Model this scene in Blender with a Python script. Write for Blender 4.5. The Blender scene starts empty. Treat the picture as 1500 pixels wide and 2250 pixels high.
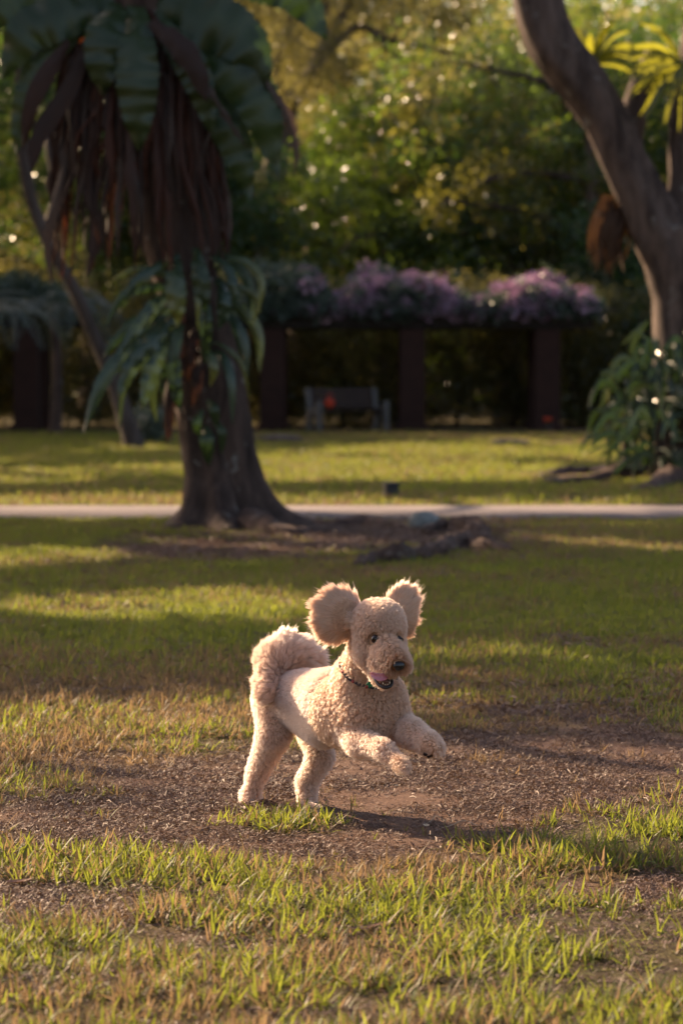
import bpy, math, random
import numpy as np
from mathutils import Vector, Matrix, kdtree

random.seed(7)
RNG = np.random.default_rng(11)
SC = bpy.context.scene
R = math.radians

# ------------------------------------------------------------------ camera
FPX, CAMH = 6562.5, 1.26              # focal length in photo pixels, eye height in metres
PITCH = math.atan((1125 - 809) / FPX)
cam_data = bpy.data.cameras.new('camera')
cam = bpy.data.objects.new('camera', cam_data)
SC.collection.objects.link(cam)
SC.camera = cam
cam.location = (0, 0, CAMH)
cam.rotation_euler = (math.pi / 2 - PITCH, 0, 0)
cam_data.sensor_fit = 'VERTICAL'
cam_data.sensor_height = 36
cam_data.sensor_width = 24
cam_data.lens = 105
cam_data.clip_start = 0.1
cam_data.clip_end = 3000
cam_data.dof.use_dof = True
cam_data.dof.focus_distance = 8.2
cam_data.dof.aperture_fstop = 4.4
cam_data.dof.aperture_blades = 0

# ------------------------------------------------------------------ light
SUN_AZ, SUN_EL = R(46), R(28)         # azimuth left of the view axis, elevation
TO_SUN = Vector((-math.sin(SUN_AZ) * math.cos(SUN_EL), math.cos(SUN_AZ) * math.cos(SUN_EL), math.sin(SUN_EL)))
world = bpy.data.worlds.new('World')
SC.world = world
world.use_nodes = True
wn = world.node_tree
bg = wn.nodes['Background']
sky = wn.nodes.new('ShaderNodeTexSky')
sky.sky_type = 'NISHITA'
sky.sun_disc = False
sky.sun_elevation = SUN_EL
sky.sun_rotation = -SUN_AZ
sky.dust_density = 3.0
sky.air_density = 1.0
sky.ozone_density = 1.0
tint = wn.nodes.new('ShaderNodeMix')           # warm evening white balance of the daylight
tint.data_type = 'RGBA'; tint.blend_type = 'MULTIPLY'
tint.inputs[0].default_value = 1.0
tint.inputs[7].default_value = (1.12, 0.97, 0.89, 1)
wn.links.new(sky.outputs[0], tint.inputs[6])
wn.links.new(tint.outputs[2], bg.inputs[0])
bg.inputs[1].default_value = 0.088
sun_data = bpy.data.lights.new('sun', 'SUN')
sun_data.energy = 5.0
sun_data.angle = R(0.5)
sun_data.color = (1.0, 0.72, 0.45)
sun = bpy.data.objects.new('sun', sun_data)
SC.collection.objects.link(sun)
sun.rotation_euler = TO_SUN.to_track_quat('Z', 'Y').to_euler()
SC.view_settings.view_transform = 'Standard'
SC.view_settings.look = 'None'
SC.view_settings.gamma = 1
SC.view_settings.use_curve_mapping = False
SC.view_settings.exposure = 1.55
SC.cycles.use_denoising = True
SC.cycles.max_bounces = 8
SC.cycles.diffuse_bounces = 3
SC.cycles.glossy_bounces = 3
SC.cycles.transmission_bounces = 5
SC.cycles.sample_clamp_indirect = 4
SC.cycles.caustics_reflective = False
SC.cycles.caustics_refractive = False

# ------------------------------------------------------------------ helpers
CP, SP = math.cos(PITCH), math.sin(PITCH)


def P(px, py, D):
    """The point seen at photo pixel px, py that stands D metres ahead of the camera."""
    a, b = (px - 750) / FPX, (1125 - py) / FPX
    dy, dz = CP + b * SP, -SP + b * CP
    t = D / dy
    return np.array((a * t, D, CAMH + dz * t))


def G(px, py):
    a, b = (px - 750) / FPX, (1125 - py) / FPX
    dy, dz = CP + b * SP, -SP + b * CP
    t = -CAMH / dz
    return np.array((a * t, dy * t, 0.0))


def to_px(x, y, z=0.0):
    """Photo pixel of a world point (arrays)."""
    zz = z - CAMH
    f = y * CP - zz * SP
    u = y * SP + zz * CP
    f = np.maximum(f, 0.5)
    return 750 + FPX * x / f, 1125 - FPX * u / f


def _h(ix, iy, s):
    v = np.sin(ix * 127.1 + iy * 311.7 + s * 74.7) * 43758.5453
    return v - np.floor(v)


def vnoise(x, y, s=0):
    x, y = np.asarray(x, float), np.asarray(y, float)
    ix, iy = np.floor(x), np.floor(y)
    fx, fy = x - ix, y - iy
    fx, fy = fx * fx * (3 - 2 * fx), fy * fy * (3 - 2 * fy)
    a, b = _h(ix, iy, s), _h(ix + 1, iy, s)
    c, d = _h(ix, iy + 1, s), _h(ix + 1, iy + 1, s)
    return a + (b - a) * fx + (c - a) * fy + (a - b - c + d) * fx * fy


def fbm(x, y, s=0, o=4):
    v, a, t = 0, 0.5, 0
    for i in range(o):
        v = v + a * vnoise(x * 2 ** i + 13.7 * i, y * 2 ** i - 7.1 * i, s + i)
        t += a
        a *= 0.5
    return v / t


def link(o, parent=None):
    SC.collection.objects.link(o)
    if parent is not None:
        o.parent = parent
    return o


def tag(o, label=None, cat=None, group=None, kind=None):
    if label: o['label'] = label
    if cat: o['category'] = cat
    if group: o['group'] = group
    if kind: o['kind'] = kind
    return o


def empty(name, loc, label, cat, group=None):
    o = bpy.data.objects.new(name, None)
    o.empty_display_size = 0.1
    o.location = tuple(float(c) for c in loc)
    link(o)
    return tag(o, label, cat, group)


def make_mesh(name, V, Fc, mats=(), smooth=True, attrs=None):
    me = bpy.data.meshes.new(name)
    V = np.asarray(V, dtype=np.float32)
    if isinstance(Fc, np.ndarray):
        n, k = Fc.shape
        me.vertices.add(len(V))
        me.vertices.foreach_set('co', V.ravel())
        me.loops.add(n * k)
        me.loops.foreach_set('vertex_index', Fc.astype(np.int32).ravel())
        me.polygons.add(n)
        me.polygons.foreach_set('loop_start', (np.arange(n) * k).astype(np.int32))
        me.polygons.foreach_set('loop_total', np.full(n, k, np.int32))
        me.update(calc_edges=True)
    else:
        me.from_pydata([tuple(map(float, v)) for v in V], [], Fc)
        me.update()
    me.polygons.foreach_set('use_smooth', [smooth] * len(me.polygons))
    for m in (mats if isinstance(mats, (list, tuple)) else [mats]):
        me.materials.append(m)
    for k, a in (attrs or {}).items():
        at = me.attributes.new(k, 'FLOAT', 'POINT')
        at.data.foreach_set('value', np.asarray(a, np.float32))
    return me


def mesh_obj(name, V, Fc, mat, parent=None, smooth=True, attrs=None, origin=None):
    """Link a mesh; V in world space; under a parent Empty it is made local to it."""
    V = np.asarray(V, float)
    if parent is not None:
        V = V - np.array(wloc(parent))
    if origin is not None:
        V = V - np.array(origin)
    o = bpy.data.objects.new(name, make_mesh(name, V, Fc, mat, smooth, attrs))
    if origin is not None:
        o.location = tuple(origin)
    return link(o, parent)


def wloc(o):
    v = Vector((0, 0, 0))
    while o is not None:
        v = v + o.location
        o = o.parent
    return v


def spline(pts, n):
    """Catmull-Rom through pts, n samples."""
    p = np.asarray(pts, float)
    m = len(p)
    if m == 2:
        t = np.linspace(0, 1, n)[:, None]
        return p[0] * (1 - t) + p[1] * t
    q = np.vstack([2 * p[0] - p[1], p, 2 * p[-1] - p[-2]])
    u = np.linspace(0, m - 1, n)
    i = np.minimum(u.astype(int), m - 2)
    t = (u - i)[:, None]
    p0, p1, p2, p3 = q[i], q[i + 1], q[i + 2], q[i + 3]
    return 0.5 * ((2 * p1) + (-p0 + p2) * t + (2 * p0 - 5 * p1 + 4 * p2 - p3) * t ** 2 + (-p0 + 3 * p1 - 3 * p2 + p3) * t ** 3)


def norm(v):
    v = np.asarray(v, float)
    return v / np.maximum(np.linalg.norm(v, axis=-1, keepdims=True), 1e-9)


def tube(pts, rad, seg=12, rough=0.0, seed=0, n=None, freq=3.0, ridge=0.0, caps=True):
    """A tapered tube along a spline, with a bumpy skin. Returns verts, quads (as lists of faces)."""
    n = n or max(4, len(pts) * 4)
    rad = np.interp(np.linspace(0, 1, n), np.linspace(0, 1, len(rad)), rad)
    c = spline(pts, n)
    tan = norm(np.gradient(c, axis=0))
    up = np.array((0.0, 1.0, 0.13))
    V = []
    ang = np.linspace(0, 2 * np.pi, seg, endpoint=False)
    length = np.concatenate([[0], np.cumsum(np.linalg.norm(np.diff(c, axis=0), axis=1))])
    a = np.cross(tan[0], up)
    if np.linalg.norm(a) < 0.1: a = np.cross(tan[0], (1, 0, 0))
    a = norm(a)
    for i in range(n):
        a = norm(a - tan[i] * np.dot(a, tan[i]))
        b = np.cross(tan[i], a)
        k = 1 + rough * (fbm(np.cos(ang) * freq + seed, np.sin(ang) * freq + length[i] * freq / max(rad[0], .02) * 0.12, seed) - 0.5) * 2
        if ridge: k = k + ridge * np.sin(ang * 9 + 3 * fbm(ang * 0 + length[i], ang, seed) * 6) * 0.5
        V.append(c[i] + rad[i] * k[:, None] * (np.cos(ang)[:, None] * a + np.sin(ang)[:, None] * b))
    V = np.vstack(V)
    F_ = []
    for i in range(n - 1):
        for j in range(seg):
            k = (j + 1) % seg
            F_.append((i * seg + j, i * seg + k, (i + 1) * seg + k, (i + 1) * seg + j))
    if caps:
        F_.append(tuple(range(seg))[::-1])
        F_.append(tuple((n - 1) * seg + j for j in range(seg)))
    return V, F_


def merge(parts):
    Vs, Fs, k = [], [], 0
    for V, F_ in parts:
        Vs.append(np.asarray(V, float))
        Fs += [tuple(i + k for i in f) for f in F_]
        k += len(V)
    return np.vstack(Vs), Fs


def box(c, s, rz=0.0, bev=0.0, rx=0.0):
    """Box with chamfered edges around centre c."""
    import itertools
    hx, hy, hz = (d / 2 for d in s)
    b = bev
    V, F_ = [], []
    if b <= 0:
        V = [(x * hx, y * hy, z * hz) for x in (-1, 1) for y in (-1, 1) for z in (-1, 1)]
        F_ = [(0, 1, 3, 2), (4, 6, 7, 5), (0, 4, 5, 1), (2, 3, 7, 6), (0, 2, 6, 4), (1, 5, 7, 3)]
    else:
        idx = {}
        for sx, sy, sz in itertools.product((-1, 1), repeat=3):
            for ax in range(3):
                v = [sx * hx, sy * hy, sz * hz]
                for k in range(3):
                    if k != ax: v[k] -= (sx, sy, sz)[k] * b
                idx[(sx, sy, sz, ax)] = len(V)
                V.append(v)
        for ax in range(3):
            for s_ in (-1, 1):
                u, w = [k for k in range(3) if k != ax]
                q = []
                for a_, b_ in ((-1, -1), (1, -1), (1, 1), (-1, 1)):
                    key = [0, 0, 0]; key[ax] = s_; key[u] = a_; key[w] = b_
                    q.append(idx[(key[0], key[1], key[2], ax)])
                F_.append(tuple(q))
        for e in range(3):
            u, w = [k for k in range(3) if k != e]
            for a_, b_ in itertools.product((-1, 1), repeat=2):
                k1 = [0, 0, 0]; k1[u] = a_; k1[w] = b_
                k1[e] = -1; k2 = list(k1); k2[e] = 1
                F_.append((idx[(*k1, u)], idx[(*k2, u)], idx[(*k2, w)], idx[(*k1, w)]))
        for s3 in itertools.product((-1, 1), repeat=3):
            F_.append(tuple(idx[(*s3, ax)] for ax in range(3)))
    V = np.array(V, float)
    cx, sx = math.cos(rx), math.sin(rx)
    V = np.stack([V[:, 0], V[:, 1] * cx - V[:, 2] * sx, V[:, 1] * sx + V[:, 2] * cx], 1)
    cz, sz = math.cos(rz), math.sin(rz)
    V = np.stack([V[:, 0] * cz - V[:, 1] * sz, V[:, 0] * sz + V[:, 1] * cz, V[:, 2]], 1) + np.asarray(c, float)
    return V, F_


def ball(c, r, nu=16, nv=10, M=None):
    r = np.ones(3) * r
    V, F_ = [(0, 0, -1)], []
    for i in range(1, nv):
        t = -math.pi / 2 + math.pi * i / nv
        for j in range(nu):
            a = 2 * math.pi * j / nu
            V.append((math.cos(t) * math.cos(a), math.cos(t) * math.sin(a), math.sin(t)))
    V.append((0, 0, 1))
    for j in range(nu):
        k = (j + 1) % nu
        F_.append((0, 1 + k, 1 + j))
        for i in range(nv - 2):
            F_.append((1 + i * nu + j, 1 + i * nu + k, 1 + (i + 1) * nu + k, 1 + (i + 1) * nu + j))
        F_.append((len(V) - 1, 1 + (nv - 2) * nu + j, 1 + (nv - 2) * nu + k))
    V = np.array(V) * r
    if M is not None: V = V @ np.asarray(M).T
    return V + np.asarray(c, float), F_


# ------------------------------------------------------------------ materials
class NT:
    def __init__(s, name):
        s.m = bpy.data.materials.new(name)
        s.m.use_nodes = True
        s.t = s.m.node_tree
        s.b = s.t.nodes['Principled BSDF']
        s.out = s.t.nodes['Material Output']

    def n(s, typ, ins=None, **kw):
        nd = s.t.nodes.new(typ)
        for k, v in kw.items(): setattr(nd, k, v)
        for k, v in (ins or {}).items(): s.set(nd.inputs[k], v)
        return nd

    def set(s, sock, v):
        if isinstance(v, bpy.types.NodeSocket): s.t.links.new(v, sock)
        elif isinstance(v, (tuple, list)) and len(v) == 3 and sock.type == 'RGBA': sock.default_value = (*v, 1)
        else: sock.default_value = v

    def noise(s, scale, detail=4, rough=0.5, vec=None, dist=0.0):
        nd = s.n('ShaderNodeTexNoise', {'Scale': scale, 'Detail': detail, 'Roughness': rough, 'Distortion': dist})
        if vec is not None: s.set(nd.inputs['Vector'], vec)
        return nd.outputs['Fac']

    def pos(s, scale=None):
        g = s.n('ShaderNodeTexCoord').outputs['Object']
        if scale:
            g = s.n('ShaderNodeMapping', {'Vector': g, 'Scale': scale}).outputs[0]
        return g

    def gpos(s):
        return s.n('ShaderNodeNewGeometry').outputs['Position']

    def ramp(s, fac, stops):
        r = s.n('ShaderNodeValToRGB')
        s.set(r.inputs[0], fac)
        e = r.color_ramp.elements
        while len(e) < len(stops): e.new(0.5)
        for el, (p, c) in zip(e, stops):
            el.position = p
            el.color = (*c, 1) if len(c) == 3 else c
        return r.outputs[0]

    def mix(s, f, a, b, mode='MIX'):
        nd = s.n('ShaderNodeMix', data_type='RGBA', blend_type=mode)
        s.set(nd.inputs[0], f); s.set(nd.inputs[6], a); s.set(nd.inputs[7], b)
        return nd.outputs[2]

    def math(s, op, a, b=0.5, c=None, clamp=False):
        nd = s.n('ShaderNodeMath', operation=op, use_clamp=clamp)
        s.set(nd.inputs[0], a); s.set(nd.inputs[1], b)
        if c is not None: s.set(nd.inputs[2], c)
        return nd.outputs[0]

    def attr(s, name, inst=False):
        return s.n('ShaderNodeAttribute', attribute_name=name, attribute_type='INSTANCER' if inst else 'GEOMETRY').outputs['Fac']

    def bump(s, h, strength=0.5, dist=0.01):
        return s.n('ShaderNodeBump', {'Height': h, 'Strength': strength, 'Distance': dist}).outputs[0]

    def base(s, col, rough=0.6, spec=0.4, bump=None):
        s.set(s.b.inputs['Base Color'], col)
        s.set(s.b.inputs['Roughness'], rough)
        s.set(s.b.inputs['Specular IOR Level'], spec)
        if bump is not None: s.set(s.b.inputs['Normal'], bump)
        return s.m


def simple(name, col, rough=0.6, spec=0.4, var=0.25, scale=8, bump=0.3, bdist=0.005):
    t = NT(name)
    p = t.pos()
    f = t.noise(scale, 5, 0.6, p)
    a = tuple(c * (1 - var) for c in col)
    b = tuple(min(1, c * (1 + var)) for c in col)
    return t.base(t.ramp(f, [(0.3, a), (0.7, b)]), rough, spec, t.bump(t.noise(scale * 5, 4, 0.6, p), bump, bdist))


def leafy(name, c1, c2, trans, tf=0.45, rough=0.42, spec=0.5, tipcol=None, dry=False, dead=(0.20, 0.13, 0.06)):
    """Thin leaf: glossy skin over diffuse, light passes through. c1..c2 vary from leaf to leaf and plant to plant."""
    t = NT(name)
    r = t.attr('rnd')
    oi = t.n('ShaderNodeObjectInfo').outputs['Random']
    f = t.math('FRACT', t.math('ADD', r, oi))
    col = t.mix(f, c1, c2)
    tr = t.mix(f, trans, tuple(c * 0.75 for c in trans))
    if tipcol:
        tt = t.math('POWER', t.attr('t'), 3.0)
        k = t.math('MULTIPLY', tt, t.math('GREATER_THAN', f, 0.45))
        col = t.mix(k, col, tipcol)
    if dry:
        d = t.attr('dry', True)
        k = t.math('GREATER_THAN', d, t.math('FRACT', t.math('MULTIPLY', f, 7.31)))
        deadc = t.mix(t.math('FRACT', t.math('MULTIPLY', f, 3.7)), dead, tuple(c * 0.6 for c in dead))
        col = t.mix(k, col, deadc)
        tr = t.mix(k, tr, tuple(c * 1.3 for c in dead))
    t.base(col, rough, spec)
    tl = t.n('ShaderNodeBsdfTranslucent', {'Color': tr})
    ms = t.n('ShaderNodeMixShader', {0: tf, 1: t.b.outputs[0], 2: tl.outputs[0]})
    t.set(t.out.inputs[0], ms.outputs[0])
    return t.m


def bark(name, c1, c2, scale=6.0, lichen=0.0, bstr=0.8):
    t = NT(name)
    p = t.pos((1, 1, 0.22))
    f = t.noise(scale, 8, 0.65, p, 0.6)
    col = t.ramp(f, [(0.32, c1), (0.62, c2)])
    if lichen:
        l = t.ramp(t.noise(scale * 0.8, 6, 0.7, t.pos()), [(0.60, (0, 0, 0)), (0.68, (1, 1, 1))])
        col = t.mix(t.math('MULTIPLY', l, lichen), col, (0.30, 0.29, 0.26))
    h = t.noise(scale * 2.5, 8, 0.7, p, 1.0)
    return t.base(col, 0.85, 0.25, t.bump(h, bstr, 0.03))


# ------------------------------------------------------------------ instancing (leaf clumps and grass tufts: things nobody could count)
def scatter_group(coll, attrs):
    g = bpy.data.node_groups.new('scatter', 'GeometryNodeTree')
    g.interface.new_socket('Geometry', in_out='INPUT', socket_type='NodeSocketGeometry')
    g.interface.new_socket('Geometry', in_out='OUTPUT', socket_type='NodeSocketGeometry')
    N, L = g.nodes, g.links
    i, o = N.new('NodeGroupInput'), N.new('NodeGroupOutput')
    ci = N.new('GeometryNodeCollectionInfo')
    ci.inputs['Collection'].default_value = coll
    ci.inputs['Separate Children'].default_value = True
    ci.inputs['Reset Children'].default_value = True
    ip = N.new('GeometryNodeInstanceOnPoints')
    ip.inputs['Pick Instance'].default_value = True

    def na(name, typ):
        n = N.new('GeometryNodeInputNamedAttribute')
        n.data_type = typ
        n.inputs['Name'].default_value = name
        return n.outputs[0]
    L.new(i.outputs[0], ip.inputs['Points'])
    L.new(ci.outputs[0], ip.inputs['Instance'])
    L.new(na('idx', 'INT'), ip.inputs['Instance Index'])
    e2r = N.new('FunctionNodeEulerToRotation')
    L.new(na('rot', 'FLOAT_VECTOR'), e2r.inputs[0])
    L.new(e2r.outputs[0], ip.inputs['Rotation'])
    L.new(na('scl', 'FLOAT'), ip.inputs['Scale'])
    L.new(ip.outputs[0], o.inputs[0])
    return g


_groups = {}


def scatter(name, pts, rot, scl, idx, coll, parent=None, dry=None, origin=None):
    pts = np.asarray(pts, np.float32)
    if parent is not None: pts = pts - np.array(wloc(parent), np.float32)
    if origin is not None: pts = pts - np.array(origin, np.float32)
    me = bpy.data.meshes.new(name)
    n = len(pts)
    me.vertices.add(n)
    me.vertices.foreach_set('co', pts.ravel())
    a = me.attributes.new('rot', 'FLOAT_VECTOR', 'POINT'); a.data.foreach_set('vector', np.asarray(rot, np.float32).ravel())
    a = me.attributes.new('scl', 'FLOAT', 'POINT'); a.data.foreach_set('value', np.asarray(scl, np.float32))
    a = me.attributes.new('idx', 'INT', 'POINT'); a.data.foreach_set('value', np.asarray(idx, np.int32))
    a = me.attributes.new('dry', 'FLOAT', 'POINT'); a.data.foreach_set('value', np.asarray(dry if dry is not None else np.zeros(n), np.float32))
    o = bpy.data.objects.new(name, me)
    if origin is not None: o.location = tuple(origin)
    link(o, parent)
    if coll.name not in _groups: _groups[coll.name] = scatter_group(coll, None)
    md = o.modifiers.new('scatter', 'NODES')
    md.node_group = _groups[coll.name]
    return o


def source(name, meshes):
    c = bpy.data.collections.new(name)
    for i, me in enumerate(meshes):
        c.objects.link(bpy.data.objects.new('%s_%02d' % (name, i), me))
    return c


def leaf_clump(mat, n=70, rad=0.45, size=0.13, aspect=0.45, seed=0, flat=0.6, droop=0.3):
    g = np.random.default_rng(seed)
    d = norm(g.normal(size=(n, 3)))
    c = d * (rad * g.random(n) ** 0.5)[:, None] * np.array((1, 1, flat))
    a = norm(d + g.normal(size=(n, 3)) * 0.7 + np.array((0, 0, -droop)))
    s = size * (0.6 + 0.8 * g.random(n))[:, None]
    b = norm(np.cross(a, g.normal(size=(n, 3)) * 0.6 + np.array((0, 0, 1))))
    nn = np.cross(b, a)
    V = np.stack([c, c + a * s * 0.45 + b * s * aspect * 0.5 + nn * s * 0.08, c + a * s, c + a * s * 0.45 - b * s * aspect * 0.5 + nn * s * 0.08], 1).reshape(-1, 3)
    k = np.arange(n)[:, None] * 4
    F_ = np.vstack([k + np.array((0, 1, 2)), k + np.array((0, 2, 3))])
    return make_mesh('leaf_clump', V, F_, mat, False, {'rnd': np.repeat(g.random(n), 4)})


def tuft(mat, n, h, w, spread, splay, seed, segs=3, name='tuft'):
    """A grass tuft: n bent, tapering blades."""
    g = np.random.default_rng(seed)
    V, F_, rn, tt = [], [], [], []
    for i in range(n):
        az = g.random() * 2 * math.pi
        r0 = spread * math.sqrt(g.random())
        a0 = g.random() * 2 * math.pi
        base = np.array((r0 * math.cos(a0), r0 * math.sin(a0), -0.004))
        hh = h * (0.5 + 0.8 * g.random())
        ww = w * (0.7 + 0.6 * g.random())
        el = math.pi / 2 - splay * g.random() ** 0.7
        bend = g.normal() * 0.35 + 0.5
        side = np.array((-math.sin(az), math.cos(az), 0))
        tw = g.normal() * 0.5
        k = len(V)
        p = base.copy()
        for j in range(segs + 1):
            t = j / segs
            wd = ww * (1 - t) ** 0.6 * (0.6 + 0.4 * min(1, t * 4)) if j < segs else 0
            d = np.array((math.cos(el) * math.cos(az), math.cos(el) * math.sin(az), math.sin(el)))
            sd = norm(side + np.cross(d, side) * tw * t)
            if j < segs:
                V += [p - sd * wd / 2, p + sd * wd / 2]; tt += [t, t]; rn += [0, 0]
            else:
                V.append(p.copy()); tt.append(1)
            p = p + d * hh / segs
            el -= bend / segs
        m = 2 * segs + 1
        r = g.random()
        rn = rn[:k] + [r] * m
        for j in range(segs - 1):
            F_.append((k + 2 * j, k + 2 * j + 1, k + 2 * j + 3, k + 2 * j + 2))
        F_.append((k + 2 * segs - 2, k + 2 * segs - 1, k + 2 * segs))
    return make_mesh(name, np.array(V), F_, mat, True, {'rnd': rn, 't': tt})



# ------------------------------------------------------------------ the ground
# Worn patches of the lawn: (px, py, rx, ry, strength) in the photograph, carried to the ground plane through to_px.
DIRT = [(1180, 1690, 520, 105, 1.2), (520, 1735, 480, 62, 1.1), (120, 1790, 330, 45, .7), (250, 1650, 300, 22, .35), (420, 1860, 330, 32, .55), (60, 1985, 230, 48, .8),
        (1440, 1965, 230, 42, .9), (560, 1190, 330, 40, .9), (950, 1175, 260, 42, .8), (250, 1215, 300, 16, .35),
        (1100, 1545, 250, 30, .35), (1330, 1045, 200, 14, 1.1), (640, 972, 90, 8, .8), (1260, 975, 110, 7, .8), (780, 1078, 50, 6, .8),
        (750, 944, 1400, 7, 1.3), (470, 2060, 120, 26, .35), (900, 2120, 140, 24, .3), (700, 1930, 200, 22, .35), (620, 1840, 560, 50, .8), (1000, 1800, 300, 40, .5)]
GREEN = [(665, 1806, 120, 26, 1.0), (40, 1730, 130, 40, .9), (230, 1750, 90, 26, .8), (1060, 1680, 60, 14, .35), (1290, 1660, 60, 14, .3), (640, 1630, 60, 26, .9), (1330, 1850, 220, 60, .8)]
DRY = [(260, 1530, 480, 75, .75), (150, 1640, 300, 40, .3), (1080, 1520, 200, 70, .45), (760, 1290, 260, 60, .4), (1250, 1190, 350, 35, .35), (500, 1700, 600, 60, .4), (1200, 1650, 500, 100, .5),
       (450, 2000, 700, 200, .15), (1150, 960, 700, 12, .35), (900, 1100, 600, 18, .2), (180, 1090, 260, 30, .25)]


def blobs(L, px, py):
    v = 0
    for (cx, cy, rx, ry, s) in L:
        v = v + s * np.exp(-(((px - cx) / rx) ** 2 + ((py - cy) / ry) ** 2) ** 1.4 * 0.8)
    return v


def cover(x, y):
    """How bare and how dry the lawn is at ground points."""
    px, py = to_px(x, y)
    n = fbm(x * 2.2, y * 2.2, 3, 4) - 0.5
    n2 = fbm(x * 9, y * 9, 9, 3) - 0.5
    d = blobs(DIRT, px, py) - 1.1 * blobs(GREEN, px, py)
    d = d + n * 1.3 + n2 * 1.1 - 0.04
    bare = np.clip((d - 0.08) / 0.95, 0, 1)
    dry = np.clip(0.20 + blobs(DRY, px, py) - 0.35 * blobs(GREEN, px, py) + n * 1.2 + bare * 0.3, 0.02, 0.95)
    return bare, dry


PATH_Y0, PATH_Y1 = 24.75, 27.0


def terr(x, y):
    x, y = np.asarray(x, float), np.asarray(y, float)
    near = np.exp(-((y - 8) / 9) ** 2) * np.exp(-(x / 8) ** 2)
    h = near * ((fbm(x * 1.7, y * 1.7, 5, 4) - 0.5) * 0.03 + (fbm(x * 14, y * 14, 6, 3) - 0.5) * 0.012)
    h = h + 0.035 * fbm(x * 3, y * 3, 8, 3) * 1.6 * np.exp(-((x - 0.0) / 2.4) ** 2 - ((y - 22.3) / 1.1) ** 2)
    h = h + 0.06 * np.exp(-((x - 3.4) / 1.5) ** 2 - ((y - 34.3) / 0.8) ** 2)
    on_path = np.clip(np.minimum(y - PATH_Y0 + 0.5, PATH_Y1 + 0.5 - y) / 0.4, 0, 1)
    return h * (1 - on_path)


def axis(segs):
    out = []
    for a, b, n in segs: out += list(np.linspace(a, b, n, endpoint=False))
    return np.array(out + [segs[-1][1]])


xs = axis([(-700, -60, 12), (-60, -12, 20), (-12, -2.2, 60), (-2.2, 2.2, 150), (2.2, 12, 60), (12, 60, 20), (60, 700, 12)])
ys = axis([(-300, -10, 10), (-10, 4.5, 24), (4.5, 11, 230), (11, 24, 130), (24, 62, 110), (62, 140, 20), (140, 1500, 14)])
X, Y = np.meshgrid(xs, ys)
Z = terr(X, Y)
nx, ny = len(xs), len(ys)
i, j = np.meshgrid(np.arange(nx - 1), np.arange(ny - 1))
q = (j * nx + i).ravel()
quads = np.stack([q, q + 1, q + nx + 1, q + nx], 1)
bare, dry = cover(X.ravel(), Y.ravel())

t = NT('lawn_soil')
p = t.gpos()
n1 = t.noise(14, 8, 0.7, p)
n2 = t.noise(90, 6, 0.7, p)
soil = t.ramp(n1, [(0.25, (0.075, 0.042, 0.031)), (0.5, (0.15, 0.088, 0.064)), (0.75, (0.22, 0.14, 0.105))])
soil = t.mix(0.55, soil, t.ramp(n2, [(0.3, (0.05, 0.028, 0.02)), (0.55, (0.15, 0.09, 0.066)), (0.8, (0.30, 0.20, 0.14))]))
thatch = t.ramp(n2, [(0.25, (0.032, 0.026, 0.013)), (0.5, (0.075, 0.062, 0.026)), (0.8, (0.15, 0.12, 0.055))])
drygr = t.ramp(n2, [(0.25, (0.05, 0.034, 0.014)), (0.55, (0.13, 0.09, 0.035)), (0.8, (0.24, 0.18, 0.08))])
gr = t.mix(t.math('MULTIPLY', t.attr('dry'), 0.9), thatch, drygr)
col = t.mix(t.attr('bare'), gr, soil)
mat_soil = t.base(col, 0.95, 0.15, t.bump(t.math('ADD', n2, t.math('MULTIPLY', t.noise(30, 8, 0.75, p), 1.5)), 0.9, 0.012))
ground = mesh_obj('ground', np.stack([X.ravel(), Y.ravel(), Z.ravel()], 1), quads, mat_soil, attrs={'bare': bare, 'dry': dry})
tag(ground, 'worn park lawn with brown bare patches under the running dog', kind='structure')

# the path: a thin slab of pinkish worn concrete with a soft, uneven edge
px_ = np.linspace(-70, 70, 281)
e0 = PATH_Y0 + (fbm(px_ * 0.8, px_ * 0, 21) - 0.5) * 0.25
e1 = PATH_Y1 + (fbm(px_ * 0.8, px_ * 0 + 5, 22) - 0.5) * 0.25
V = []
for a, b, c in zip(px_, e0, e1):
    V += [(a, b, -0.02), (a, b + 0.02, 0.02), (a, (b + c) / 2, 0.034), (a, c - 0.02, 0.02), (a, c, -0.02)]
F_ = [(k * 5 + m, (k + 1) * 5 + m, (k + 1) * 5 + m + 1, k * 5 + m + 1) for k in range(len(px_) - 1) for m in range(4)]
t = NT('worn_concrete')
p = t.gpos()
c1 = t.ramp(t.noise(1.2, 8, 0.65, p), [(0.3, (0.10, 0.082, 0.085)), (0.7, (0.19, 0.155, 0.155))])
c2 = t.mix(0.4, c1, t.ramp(t.noise(40, 5, 0.6, p), [(0.3, (0.08, 0.065, 0.065)), (0.7, (0.22, 0.185, 0.18))]))
mat_path = t.base(c2, 0.85, 0.3, t.bump(t.noise(60, 6, 0.6, p), 0.4, 0.004))
path = mesh_obj('path', V, F_, mat_path)
tag(path, 'pinkish concrete footpath crossing the park behind the first tree', kind='structure')

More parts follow.
